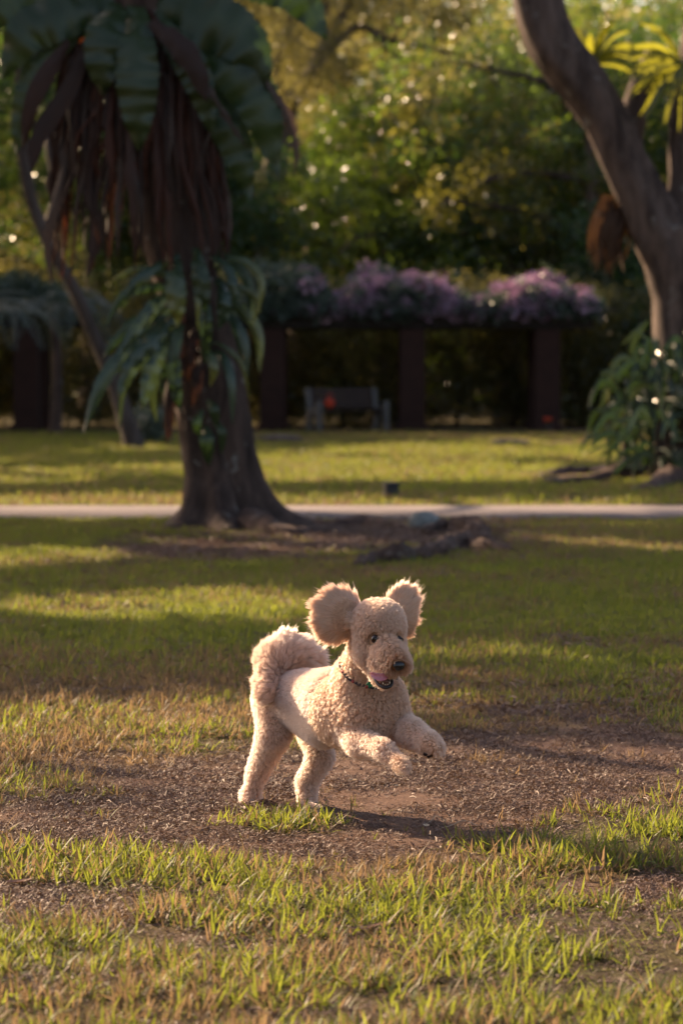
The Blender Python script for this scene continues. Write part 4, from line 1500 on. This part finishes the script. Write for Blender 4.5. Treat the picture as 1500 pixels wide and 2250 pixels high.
# exposed roots: knobbly, half sunk
def root(T, pxs, rads, mat, seed, dz=0.0, rough=.75):
    pts = []
    for a, b in pxs:
        g_ = G(a, b); g_[2] = float(terr(g_[0], g_[1])) + dz
        pts.append(g_)
    V, F_ = tube(pts, rads, 18, rough, seed, n=len(pts) * 14, freq=3.4)
    return mesh_obj('root', V, F_, mat, T)


m_root = bark('root_bark', (.026, .015, .012), (.11, .066, .050), 7, .3)
root(T1, [(585, 1158), (650, 1160), (730, 1166), (800, 1164), (850, 1168), (905, 1172)], [.22, .12, .08, .12, .08, .05], m_root, 3, -.02)
root(T1, [(560, 1170), (640, 1185), (720, 1180), (790, 1176)], [.16, .07, .05, .03], m_root, 4, -.01)
root(T1, [(930, 1185), (975, 1176), (1020, 1180), (1045, 1190), (1060, 1200)], [.03, .06, .11, .10, .05], m_root, 5, .03)
root(T1, [(1040, 1192), (1000, 1205), (960, 1222), (910, 1232), (870, 1238), (820, 1240), (785, 1250)], [.06, .08, .10, .07, .11, .06, .05], m_root, 6, .01)
root(T1, [(1030, 1205), (1075, 1210), (1110, 1216), (1135, 1218)], [.05, .07, .05, .02], m_root, 7, .01)
root(T1, [(440, 1168), (390, 1172), (350, 1178), (310, 1180)], [.12, .06, .04, .02], m_root, 8, -.02)


def rock(px, py, rx_, ry_, rz_, mat, label, seed, dz=0.0):
    c = G(px, py)
    V, F_ = ball((0, 0, 0), 1.0, 22, 14)
    V = V * (1 + .5 * (fbm(V[:, 0] * 1.6 + seed, V[:, 1] * 1.6 + V[:, 2] * 1.3, seed, 4)[:, None] - .5))
    V = np.sign(V) * np.abs(V) ** .85 * np.array((rx_, ry_, rz_))
    V[:, 2] = np.maximum(V[:, 2], -rz_ * .45)
    o = mesh_obj('rock', V + c + np.array((0, 0, float(terr(c[0], c[1])) + rz_ * .35 + dz)), F_, mat, origin=tuple(c + np.array((0, 0, float(terr(c[0], c[1]))))))
    tag(o, label, 'rock')


m_rock = simple('grey_rock', (.17, .18, .17), .85, .3, .35, 9, .8, .01)
m_rock2 = simple('brown_rock', (.10, .075, .062), .9, .2, .4, 9, .8, .01)
rock(934, 1172, .125, .10, .10, m_rock, 'pale grey green rock between the exposed roots', 2)
rock(1215, 1066, .12, .10, .07, m_rock2, 'low dark stone on the lawn left of the forked tree\'s root', 6)
rock(1120, 978, .35, .2, .08, m_rock2, 'low brown lump at the foot of the pergola\'s right half', 9)
rock(610, 970, .40, .2, .09, m_rock2, 'low brown lump on the lawn in front of the left brick column', 11)

# bird's nest fern crowning the trunk
ferna = empty('birds_nest_fern', P(290, 60, D1 - .45), 'huge dark fern high on the first trunk with broad drooping fronds and a dead skirt', 'fern')


def PF(L, dD=0.0, D=None):
    D = D or D1
    return [P(a, b, D + dD + (e[0] if e else 0)) for a, b, *e in L]


big = [([(262, 10, -.3), (235, 60, -.55), (226, 130, -.62), (226, 212, -.55)], 104), ([(300, 15, -.3), (300, 110, -.65), (302, 220, -.72), (306, 336, -.62)], 108),
       ([(250, 0, -.2), (150, 30, -.35), (60, 70, -.4), (5, 175, -.35)], 125), ([(230, 30, -.1), (130, 90, -.25), (60, 200, -.3), (35, 345, -.25)], 78),
       ([(330, 5, -.2), (430, 30, -.4), (530, 85, -.45), (590, 200, -.4)], 150), ([(345, 25, -.1), (460, 90, -.35), (560, 210, -.45), (612, 385, -.4)], 135),
       ([(330, 30, -.25), (400, 110, -.55), (440, 190, -.6), (468, 300, -.5)], 84), ([(345, 40, .0), (430, 150, -.2), (510, 300, -.3), (552, 440, -.25)], 105),
       ([(340, 10, .1), (420, 100, 0), (470, 230, 0), (500, 350, 0)], 90), ([(250, 20, .1), (150, 40, .2), (80, 120, .3), (70, 250, .3)], 90),
       ([(240, -10, 0), (110, -30, -.1), (0, 10, -.2), (-90, 110, -.2)], 120), ([(320, -10, 0), (480, -60, 0), (640, -20, 0), (720, 90, 0)], 120),
       ([(290, -10, -.2), (310, -120, -.5), (330, -240, -.8), (340, -330, -1.2)], 120), ([(270, -10, -.1), (190, -150, -.3), (90, -260, -.5), (0, -300, -.6)], 120),
       ([(300, -10, .2), (380, -160, .4), (500, -270, .6), (620, -280, .7)], 120), ([(280, -10, .3), (240, -170, .6), (200, -300, .9), (150, -360, 1.2)], 120)]
for k, (L, w) in enumerate(big):
    frond(ferna, 'frond', PF(L), rp(w, D1), m_fr, fold=.22, wav=.07, base=.30, seed=k, nrows=64, notch=.09, rag=.10)
frond(ferna, 'frond', PF([(575, 165, -.4), (600, 200, -.42), (635, 260, -.4), (650, 320, -.4), (648, 390, -.38)]), rp(26, D1), m_dead2, 'pale shrivelled frond tip', rag=.6, wav=.25, seed=33, nrows=24)
frond(ferna, 'frond', PF([(385, 70, -.5), (430, 150, -.62), (480, 230, -.62), (545, 330, -.5)]), rp(24, D1), m_dead2, 'grey shrivelled frond', rag=.6, wav=.25, seed=34, nrows=24)
for k, (a, w) in enumerate((([(150, 90, -.4), (110, 150, -.45), (70, 230, -.45), (50, 330, -.4)], 48), ([(190, 100, -.5), (150, 200, -.5), (85, 300, -.5), (70, 380, -.5)], 50), ([(330, 50, -.5), (385, 90, -.66), (430, 150, -.7), (455, 225, -.66)], 60))):
    frond(ferna, 'frond', PF(a), rp(w, D1), m_dead, 'brown withered frond', wav=.12, rag=.2, seed=50 + k)
g = np.random.default_rng(19)
for k in range(190):
    a = g.random() * 2 * math.pi
    front_ = math.sin(a) < .25
    cx_ = 300 + 150 * math.cos(a); dep = math.sin(a) * .50
    y0_ = 60 + 120 * g.random()
    ln = (250 + 270 * g.random()) * (1 if g.random() < .8 else .7)
    y1_ = min(640, y0_ + ln)
    xs_ = cx_ + (math.cos(a) * 40 + 22) * (y1_ - y0_) / 450 - 15
    sway = g.normal() * 14
    flare = 1 + .25 * g.random()
    L = [(290 + 60 * math.cos(a), y0_ - 60, dep * .5), (cx_, y0_ + 20, dep), (cx_ + (xs_ - cx_) * .4 + sway, y0_ + ln * .45, dep * flare), (xs_ - sway * .5, y0_ + ln * .75, dep * flare * .95), (xs_ + g.normal() * 8, y1_, dep * .9)]
    frond(ferna, 'dead_frond', PF(L), rp(7 + 26 * g.random() ** 2.2, D1), (m_dead, m_dead3, m_dead2)[int(g.choice(3, p=(.62, .24, .14)))], fold=.6, wav=.22, rag=.55, seed=100 + k, nrows=20, base=.5)
for k, (L, w) in enumerate((([(170, 200, -.2), (150, 330, -.25), (125, 440, -.25), (104, 530, -.2), (112, 620, -.2)], 30), ([(185, 300, -.4), (200, 420, -.4), (210, 520, -.4), (190, 615, -.4)], 40),
                            ([(470, 380, -.1), (490, 430, -.1), (480, 500, -.1), (478, 545, 0)], 44))):
    frond(ferna, 'dead_frond', PF(L), rp(w, D1), m_dead2 if k in (0, 2) else m_dead, fold=.5, wav=.16, rag=.4, seed=200 + k, nrows=18)

# smaller ferns half way up
fernb = empty('strap_fern', P(420, 640, D1 - .3), 'bushy green fern with drooping straps half way up the first trunk', 'fern')
mid = [([(405, 640, -.25), (340, 630, -.45), (270, 650, -.55), (228, 725, -.55)], 30), ([(385, 660, -.25), (310, 740, -.5), (230, 830, -.6), (182, 955, -.6)], 48),
       ([(395, 680, -.3), (340, 740, -.55), (290, 800, -.6), (258, 875, -.6)], 60), ([(385, 720, -.3), (350, 770, -.55), (325, 840, -.6), (312, 902, -.6)], 50),
       ([(400, 720, -.3), (378, 770, -.5), (384, 840, -.55), (396, 908, -.5)], 46), ([(395, 560, -.3), (340, 590, -.5), (290, 630, -.55), (262, 690, -.5)], 34),
       ([(470, 590, -.2), (530, 570, -.35), (575, 620, -.4), (553, 722, -.4)], 24), ([(470, 620, -.2), (520, 630, -.3), (560, 650, -.3), (572, 690, -.3)], 22),
       ([(430, 545, -.4), (438, 590, -.6), (445, 650, -.62), (440, 700, -.55)], 52), ([(390, 570, -.35), (385, 610, -.6), (388, 670, -.65), (392, 715, -.6)], 60),
       ([(480, 610, -.3), (492, 650, -.5), (490, 690, -.5), (480, 725, -.45)], 44), ([(455, 750, -.2), (490, 760, -.3), (530, 800, -.3), (550, 880, -.25)], 14),
       ([(380, 690, -.2), (310, 700, -.45), (260, 740, -.5), (225, 790, -.5)], 36), ([(390, 640, -.2), (350, 660, -.5), (300, 720, -.6), (250, 790, -.65)], 44),
       ([(400, 600, -.2), (360, 600, -.35), (300, 590, -.4), (240, 620, -.4)], 26), ([(430, 760, -.3), (460, 780, -.5), (470, 810, -.55), (462, 850, -.5)], 30),
       ([(450, 640, -.4), (455, 700, -.55), (452, 760, -.5), (450, 800, -.45)], 34), ([(380, 780, -.3), (350, 820, -.4), (335, 870, -.4), (345, 930, -.35)], 26),
       ([(460, 560, -.3), (500, 590, -.45), (515, 640, -.5), (510, 690, -.45)], 30), ([(360, 760, -.2), (300, 800, -.35), (270, 860, -.35), (262, 950, -.3)], 20)]
for k, (L, w) in enumerate(mid):
    frond(fernb, 'frond', PF(L), rp(w * .88, D1), m_fr2 if k % 4 else m_fr, fold=.45, wav=.13, seed=300 + k, nrows=22, base=.25, notch=.18)
g = np.random.default_rng(23)
for k in range(16):
    a = g.random() * 6.283
    y0_ = 560 + 230 * g.random()
    sp = 40 + 70 * g.random()
    cx_ = 420 - (y0_ - 700) * -.12
    x0_ = cx_ + 50 * math.cos(a)
    L = [(x0_, y0_, .22 * math.sin(a)), (x0_ + math.cos(a) * sp * .6, y0_ + 5, .5 * math.sin(a)), (x0_ + math.cos(a) * sp * 1.05, y0_ + 60, .62 * math.sin(a)), (x0_ + math.cos(a) * sp * 1.1, y0_ + 110 + 60 * g.random(), .6 * math.sin(a))]
    frond(fernb, 'frond', PF(L), rp(12 + 20 * g.random(), D1), m_fr2 if g.random() < .5 else m_fr, fold=.3, wav=.1, seed=340 + k, nrows=12)
for k in range(10):
    x0_ = 375 + 90 * g.random(); y0_ = 660 + 160 * g.random()
    frond(fernb, 'dead_frond', PF([(x0_, y0_, -.32), (x0_ - 8, y0_ + 60, -.42), (x0_ - 12 + g.normal() * 8, y0_ + 130 + 40 * g.random(), -.36)]), rp(24, D1), m_dead, fold=.5, wav=.15, rag=.4, seed=380 + k, nrows=10)
fernc = empty('strap_fern', P(455, 960, D1 - .35), 'small fern pressed against the lower part of the first trunk', 'fern')
for k, (L, w) in enumerate((([(452, 935, -.34), (455, 970, -.44), (458, 1025, -.36)], 34), ([(470, 925, -.34), (488, 950, -.42), (486, 1000, -.36)], 20), ([(445, 900, -.34), (432, 930, -.42), (438, 960, -.36)], 22), ([(455, 880, -.34), (470, 900, -.44), (476, 940, -.38)], 24))):
    frond(fernc, 'frond', PF(L), rp(w, D1), m_fr, fold=.3, wav=.08, seed=400 + k, nrows=10)

# ------------------------------------------------------------------ the forked tree on the right
D2 = float(G(1480, 1052)[1])
T2 = empty('tree', G(1515, 1052), 'big forked tree leaning left out of ferns at the right edge', 'tree')


def tr_tube(L, mat, seed, T, name, seg=36, rough=.2, D=None):
    D = D or D2
    pts = [P(a, b, D + (e[0] if e else 0)) for a, b, r_, *e in L]
    V, F_ = tube(pts, [rp(l[2], D) for l in L], seg, rough, seed, n=len(L) * 12, freq=2.6)
    return mesh_obj(name, V, F_, mat, T)


tr_tube([(1545, 1075, 150), (1535, 1030, 112), (1525, 950, 92), (1520, 850, 86), (1516, 750, 84), (1508, 650, 78), (1490, 570, 78), (1475, 500, 70)], m_bark_grey, 71, T2, 'trunk')
tr_tube([(1500, 600, 70), (1455, 520, 66), (1420, 450, 58), (1375, 360, 52), (1330, 260, 50), (1270, 170, 54), (1210, 90, 56), (1180, 0, 56), (1170, -120, 52), (1200, -300, 44)], m_bark_grey, 72, T2, 'limb')
tr_tube([(1500, 620, 60, .1), (1510, 520, 55, .1), (1520, 400, 50, .15), (1515, 280, 48, .2), (1530, 150, 46, .2), (1560, 0, 44, .2), (1600, -200, 40, .2)], m_bark_grey, 73, T2, 'limb')
tr_tube([(1430, 420, 30, .2), (1390, 350, 30, .3), (1385, 280, 32, .35), (1405, 200, 30, .4), (1440, 120, 26, .5)], m_bark_grey, 74, T2, 'limb', 14)
for L, r_ in (([(1430, 1045), (1370, 1052), (1310, 1060), (1250, 1062), (1200, 1066)], [.22, .15, .11, .08, .03]), ([(1480, 1060), (1430, 1075), (1380, 1080)], [.2, .10, .04]), ([(1350, 1050), (1300, 1045), (1240, 1048), (1170, 1056)], [.13, .10, .10, .04])):
    root(T2, L, r_, m_root, 81 + len(L), -.01, .35)

# shaggy brown epiphyte hanging in the fork
E_ = empty('hanging_roots', P(1350, 420, D2 - .2), 'shaggy rust brown mass of hanging roots under the leaning limb', 'epiphyte')
g = np.random.default_rng(29)
m_rustr = mfrond('rust_root', (.06, .028, .015), (.12, .06, .03), (.10, .05, .02), .2, .8)
for k in range(60):
    u = g.random()
    x0_ = 1310 + 70 * u + g.normal() * 5
    L = [(x0_ + 8, 425 + 40 * g.random(), -.1 + .3 * g.random()), (x0_ - 6 + g.normal() * 8, 500, -.1 + .3 * g.random()), (x0_ - 10 + g.normal() * 14, 540 + 90 * g.random() * (1 - abs(u - .5)), .1 * g.random())]
    frond(E_, 'root_strand', PF(L, 0, D2), rp(7 + 6 * g.random(), D2), m_rustr, fold=.6, wav=.2, seed=500 + k, nrows=8)
for k in range(0):
    x0_ = 1335 + 12 * k
    frond(E_, 'frond', PF([(x0_, 500, -.1), (x0_ - 12, 560, -.2), (x0_ - 8 + 5 * g.normal(), 620, -.15)], 0, D2), rp(7, D2), m_fr2, seed=520 + k, nrows=8)

# sunlit ferns on the limb and hanging at the right edge
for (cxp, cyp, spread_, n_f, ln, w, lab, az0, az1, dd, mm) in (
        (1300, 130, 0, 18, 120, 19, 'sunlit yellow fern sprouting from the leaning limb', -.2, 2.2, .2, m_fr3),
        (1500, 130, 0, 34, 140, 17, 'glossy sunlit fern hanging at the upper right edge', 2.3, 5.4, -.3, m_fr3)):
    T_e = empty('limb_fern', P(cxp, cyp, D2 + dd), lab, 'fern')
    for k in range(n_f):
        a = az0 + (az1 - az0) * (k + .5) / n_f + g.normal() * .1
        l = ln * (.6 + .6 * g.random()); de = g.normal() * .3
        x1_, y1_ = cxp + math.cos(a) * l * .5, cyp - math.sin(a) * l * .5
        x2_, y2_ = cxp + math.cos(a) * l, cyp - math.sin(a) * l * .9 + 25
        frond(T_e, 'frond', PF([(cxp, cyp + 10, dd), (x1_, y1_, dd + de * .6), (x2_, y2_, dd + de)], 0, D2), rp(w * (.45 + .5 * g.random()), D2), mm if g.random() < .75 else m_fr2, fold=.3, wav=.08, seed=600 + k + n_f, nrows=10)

# dark fronds piled round its foot
for (cxp, D, lab, n_f, seed, wd, hi) in ((1450, D2 - .75, 'dark glossy fern clump in front of the forked tree\'s foot', 150, 1, .62, 1.45), (1590, D2 - .9, 'dark fern clump at the right edge beside the forked tree', 70, 2, .5, 1.5), (1375, D2 - .2, 'pale tipped fern on the left side of the forked tree\'s foot', 60, 3, .42, 1.15)):
    gx = P(cxp, 900, D)[0]
    T_e = empty('ground_fern', (gx, D, 0), lab, 'fern', 'ferns round the forked tree\'s foot')
    g = np.random.default_rng(seed + 90)
    V, F_ = tube([(gx, D, -.05), (gx, D, hi * .4), (gx, D, hi * .75)], [.06, .05, .02], 8, .3, seed)
    mesh_obj('stem', V, F_, m_bark_dark, T_e)
    for k in range(n_f):
        a = g.random() * 6.283
        z0_ = .05 + hi * g.random() ** .8
        l = (.14 + .26 * g.random()) * (1.15 - .4 * z0_ / hi)
        rr_ = wd * .85 * g.random() * (1.1 - .6 * z0_ / hi)
        up_ = .26 * g.random() - .02
        c0 = np.array((gx + rr_ * math.cos(a), D + rr_ * math.sin(a), z0_))
        a2 = a + g.normal() * .6
        d = np.array((math.cos(a2), math.sin(a2), 0))
        dn = (.02 + .32 * g.random())
        L = [c0, c0 + d * l * .5 + np.array((0, 0, up_)), c0 + d * l * .9 + np.array((0, 0, up_ * .6 - dn * .3)), np.array((*(c0 + d * l * 1.15)[:2], max(.04, z0_ + up_ * .3 - dn)))]
        frond(T_e, 'frond', L, (.035 + .055 * g.random()), m_fr if g.random() < (.7 if seed != 3 else .25) else m_fr2, fold=.35, wav=.12, seed=700 + 100 * seed + k, nrows=10)
T_e = empty('shoot', P(1395, 760, D2 - .2), 'single upright pale frond standing above the fern clump', 'fern')
frond(T_e, 'frond', PF([(1385, 780, -.1), (1395, 740, -.15), (1425, 700, -.2)], 0, D2), rp(18, D2), m_fr2, seed=9)

# grey arching palm fronds at the far left, before the pergola
m_palm = mfrond('grey_palm', (.045, .065, .050), (.075, .095, .075), (.08, .11, .06), .25, .4)
for (cxp, cyp, D, lab) in ((-60, 720, 52, 'grey green palm with arching fronds at the left edge'), (120, 700, 56, 'grey green palm with fronds sweeping over the left pergola')):
    c0 = P(cxp, cyp, D)
    T_e = empty('palm', (c0[0], D, 0), lab, 'palm', 'grey palms by the left pergola')
    V, F_ = tube([(c0[0], D, -.1), (c0[0] + .05, D, 1), c0], [.13, .10, .08], 12, .2, 3, n=12)
    mesh_obj('trunk', V, F_, m_bark_dark, T_e)
    g = np.random.default_rng(int(D))
    for k in range(13):
        a = k / 13 * 6.283 + g.normal() * .1
        l = 1.1 + .6 * g.random(); e_ = .4 + .7 * g.random()
        d = np.array((math.cos(a), math.sin(a) * .9, 0))
        sp_ = spline([c0, c0 + d * l * .4 + np.array((0, 0, .5 * e_)), c0 + d * l * .85 + np.array((0, 0, .35 * e_)), c0 + d * l * 1.15 + np.array((0, 0, -.35))], 26)
        tn = norm(np.gradient(sp_, axis=0)); parts = []
        sd = norm(np.cross(tn, (0, 0, 1)))
        for i in range(2, 26):
            for s_ in (-1, 1):
                ll = .34 * math.sin(math.pi * (.15 + .8 * i / 26))
                e1 = sp_[i] + sd[i] * s_ * ll + tn[i] * ll * .5 + np.array((0, 0, -ll * .35))
                m1 = (sp_[i] + e1) / 2 + np.array((0, 0, .03)); w_1 = tn[i] * .018
                parts.append(([sp_[i] - w_1 * .5, m1 - w_1, e1, m1 + w_1], [(0, 1, 2, 3)]))
        V, F_ = merge(parts)
        mesh_obj('frond', V, F_, m_palm, T_e, smooth=False, attrs={'rnd': np.full(len(V), g.random()), 't': np.zeros(len(V))})

# slim bare trunks and a shrub behind the first tree
T3 = empty('tree', (P(150, 900, 47)[0], 47, 0), 'slim pale curving trunk seen between the first tree and the left edge', 'tree')
V, F_ = tube([P(300, 950, 47) * np.array((1, 1, 0)) + np.array((0, 0, -.1)), P(255, 850, 47), P(205, 730, 47), P(165, 640, 47), P(110, 540, 47), P(60, 400, 47), P(45, 200, 47), P(60, -100, 47)], [.16, .12, .11, .10, .10, .10, .09, .08], 14, .15, 8, n=50)
m_bark_pale = bark('bark_pale', (.035, .026, .022), (.085, .066, .058), 4.0)
mesh_obj('trunk', V, F_, m_bark_pale, T3)
V, F_ = tube([P(100, 520, 47), P(130, 420, 47.3), P(110, 300, 47.5), P(150, 150, 48), P(180, -80, 48)], [.11, .10, .09, .08, .07], 12, .15, 9, n=30)
mesh_obj('limb', V, F_, m_bark_pale, T3)
Tb = empty('shrub', (P(330, 950, 50)[0], 50, 0), 'small grey leaved shrub at the lawn\'s back edge behind the first trunk', 'shrub')
pts = in_lobes([(np.array((P(320, 930, 50)[0], 50, .35)), np.array((.35, .35, .35)))], 26)
crown('foliage', pts, C_['vine'], 3, .9, Tb)
V, F_ = tube([(P(330, 950, 50)[0], 50, -.05), (P(330, 950, 50)[0], 50, .4)], [.04, .02], 6, n=4)
mesh_obj('stem', V, F_, m_bark_dark, Tb)

# big forked trunk in the hazy distance, upper middle
T4 = empty('tree', (P(640, 900, 72)[0], 72, 0), 'old spreading tree whose forked limbs show through the hazy leaves at the top', 'tree')
m_bark_old = bark('bark_old', (.09, .065, .05), (.20, .15, .115), 3.0)
for nm, L, r_ in (('trunk', [(560, 960), (575, 700), (600, 400), (635, 230)], [.45, .36, .30, .24]), ('limb', [(635, 230), (690, 150), (720, 60), (700, -60)], [.22, .16, .12, .09]), ('limb', [(625, 260), (600, 150), (640, 40), (600, -60)], [.20, .13, .10, .07]),
                  ('limb', [(690, 150), (780, 60), (860, 90), (960, 110), (1080, 130)], [.12, .10, .08, .06, .03]), ('limb', [(700, 120), (760, 20), (800, -60)], [.14, .1, .08]), ('limb', [(820, 75), (880, 130), (940, 160)], [.09, .07, .04])):
    V, F_ = tube([P(a, b, 72 + .3 * i_) for i_, (a, b) in enumerate(L)], r_, 12, .15, 5, n=24)
    if nm == 'trunk': V[:12, 2] = -.1
    mesh_obj(nm, V, F_, m_bark_old, T4)
pts = in_lobes([(P(620, -60, 73), np.array((2.8, 1.8, 1.3))), (P(900, -20, 71), np.array((2.2, 1.6, .9))), (P(660, 130, 70.5), np.array((1.3, .6, 1.0)))], 330)
crown('crown', pts, C_['oli'], 4, 1.0, T4)
# thin dark boughs hanging through the leaves right of centre
T5 = empty('tree', (P(1290, 950, 62)[0], 66, 0), 'tree with thin near-level boughs reaching left across the leaves above the pergola', 'tree')
V, F_ = tube([(P(1290, 950, 66)[0], 66, -.1), P(1290, 700, 66), P(1300, 450, 66), P(1290, 150, 66)], [.22, .18, .14, .1], 12, .15, 6, n=24)
mesh_obj('trunk', V, F_, m_bark_far, T5)
for L in ([(1300, 530), (1200, 480), (1100, 455), (960, 442)], [(1300, 300), (1200, 190), (1090, 155), (980, 130)], [(1300, 400), (1180, 380), (1060, 400), (930, 470)], [(1300, 240), (1230, 190), (1180, 170)]):
    V, F_ = tube([P(a, b, 66 - .5 * i_) for i_, (a, b) in enumerate(L)], [.09, .07, .05, .02], 8, .2, 5, n=20)
    mesh_obj('branch', V, F_, m_bark_dark, T5)
cl = np.vstack([spline([P(a, b, 66 - .5 * i_) for i_, (a, b) in enumerate(L)], 30) + TG.normal(size=(30, 3)) * .3 for L in ([(1300, 530), (1200, 480), (1100, 455), (960, 442)], [(1300, 400), (1180, 380), (1060, 400), (930, 470)])])
crown('crown', cl, C_['yel'], 4, .6, T5)

# ------------------------------------------------------------------ tall unseen trees left of the view, crowns carved to shape the dapples
# where the crowns are cut open so sun reaches the ground, in photo pixels: (px, py, rx, ry, strength)
LIT = [(60, 1228, 260, 22, 1.0), (380, 1335, 330, 34, 1.1), (690, 1350, 100, 24, .7), (120, 1420, 200, 14, .5), (330, 1540, 420, 28, .55), (300, 1625, 420, 34, 1.0), (560, 1600, 150, 30, .7), (1050, 1465, 200, 40, .85),
       (1000, 1570, 200, 30, .6), (1250, 1360, 200, 18, .35), (1250, 1205, 320, 14, .7), (1180, 1720, 420, 60, .75), (760, 1760, 200, 26, .5), (500, 1940, 700, 120, 1.3), (1180, 1860, 420, 60, 1.1), (1300, 2030, 400, 80, .9), (650, 2130, 1000, 100, .8), (150, 1900, 500, 60, .9),
       (950, 1010, 420, 24, 1.0), (880, 1045, 380, 16, 1.0), (1150, 985, 300, 12, .9), (660, 1055, 160, 14, .8), (760, 1106, 420, 8, 1.1), (1150, 1106, 420, 8, .8), (330, 992, 130, 6, .9), (350, 1030, 130, 7, .9), (60, 1050, 170, 12, .9),
       (150, 1100, 330, 12, .8), (40, 1012, 90, 5, .6), (850, 1128, 900, 12, .8), (250, 1128, 300, 12, .5),
       # the dog and what stands round it catches the sun too: its shadow foot lies right of it
       (1150, 1900, 520, 110, 1.2)]
CG = np.random.default_rng(99)


def lit(x, y):
    px, py = to_px(x, y)
    w = 1 + 0 * x
    wx = (fbm(x * .9, y * .9, 71, 3) - .5) * 240
    wy = (fbm(x * .9 + 40, y * .9, 72, 3) - .5) * 26
    v = blobs(LIT, px + wx * np.clip(12 / np.maximum(y, 4), .2, 1), py + wy)
    out = (px < -250) | (px > 1750) | (y < 4)
    return np.where(out, fbm(x * .5, y * .5, 73, 3) * 1.3 - .1, v)


def shade_tree(x, y, h, rx, ry, label, n, seed, zmid=7.0, zr=2.2):
    T = empty('tree', (min(x, -0.122 * y - 1.6), y, 0), label, 'tree', 'unseen shade trees left of the lawn')
    fx_ = min(x, -0.122 * y - 1.6)
    V, F_ = tube([(fx_, y, -.15), (fx_ + .05, y, 1.5), (fx_ * .6 + (x + .4) * .4, y + .2, 4), (x + .3, y, h)], [.42, .30, .25, .12], 14, .15, seed, n=24)
    mesh_obj('trunk', V, F_, m_bark_grey, T)
    for i in range(6):
        a = i * 1.05 + seed
        e_ = np.array((x + math.cos(a) * rx * .7, y + math.sin(a) * ry * .7, zmid + .8 * math.sin(i * 2.1)))
        V, F_ = limb((x + .1, y + .1, max(4.6, zmid - 2) + .3 * i), e_, .14, .03, .5, seed * 7 + i)
        mesh_obj('branch', V, F_, m_bark_grey, T)
    d = norm(CG.normal(size=(n, 3))) * (CG.random(n) ** (1 / 2.4))[:, None]
    p_ = np.array((x, y, zmid)) + d * np.array((rx, ry, zr))
    k = p_[:, 2] / TO_SUN[2]
    gx_, gy_ = p_[:, 0] - TO_SUN[0] * k, p_[:, 1] - TO_SUN[1] * k
    l = np.max([lit(gx_ + a, gy_ + b) for a, b in ((0, 0), (.38, 0), (-.38, 0), (0, .55), (0, -.55))], axis=0)
    ok = l < .40 + .06 * CG.normal(size=n)  # drops clumps whose shadow would land on a wanted sun patch
    # crowns stay above and beside the picture
    qx, qy = to_px(p_[:, 0], p_[:, 1], p_[:, 2])
    pad = 0.75 * FPX / np.maximum(p_[:, 1], 1)
    inside = (qx > -pad) & (qx < 1500 + pad) & (qy > -pad) & (qy < 2250) & (p_[:, 1] > 0)
    # clumps between the sun and the dog are dropped to light it
    for z_ in (0, .15, .3, .45, .6):
        kk_ = (p_[:, 2] - z_) / TO_SUN[2]
        hx_, hy_ = p_[:, 0] - TO_SUN[0] * kk_, p_[:, 1] - TO_SUN[1] * kk_
        ok &= ~((np.abs(hx_ - .06) < .95) & (np.abs(hy_ - 8.3) < 1.05))
    # likewise cleared to light the straps on the left of the first tree and the outer fronds of the forked tree
    for c_, r_ in ((P(225, 780, D1 - .5), .75), (P(600, 260, D1 - .4), .45), (P(1305, 880, D2 - .3), .6), (P(1460, 200, D2 - .3), .8)):
        v_ = p_ - c_
        al = v_ @ np.array(TO_SUN)
        ok &= ~((np.linalg.norm(v_ - al[:, None] * np.array(TO_SUN), axis=1) < r_ + .3) & (al > 0))
    p_ = p_[ok & ~inside]
    crown('crown', p_, C_['canopy'], 4, .95, T)


SHX, SHY = -TO_SUN[0] / TO_SUN[2], TO_SUN[1] / TO_SUN[2]      # metres left / away per metre of height
hz = 7.0
for k, (gx_, gy_, rx_, ry_, n_) in enumerate(((-1, 12, 4.8, 4.2, 1500), (2.5, 18, 5, 4.5, 1500), (-2.5, 21.5, 4.6, 4.4, 1400), (3, 28, 5.5, 5, 1500), (-4, 31, 5, 5, 1400), (4, 38, 5.5, 5, 1400), (-4.5, 41, 5.5, 5.5, 1400), (3, 48, 6, 5, 1400), (-5, 52, 6, 5, 1400))):
    z_ = hz + (1.5 if gy_ > 35 else 0)
    side_ = ['nearest', 'second nearest', 'third nearest', 'fourth nearest', 'fifth nearest', 'sixth nearest', 'seventh nearest', 'eighth nearest', 'farthest'][k]
    shade_tree(gx_ - SHX * z_, gy_ + SHY * z_, z_ + .6, rx_, ry_, 'unseen broad-leaved tree outside the left edge, crown carved to shape the dapples, %s to the camera' % side_, n_, k + 1, z_)
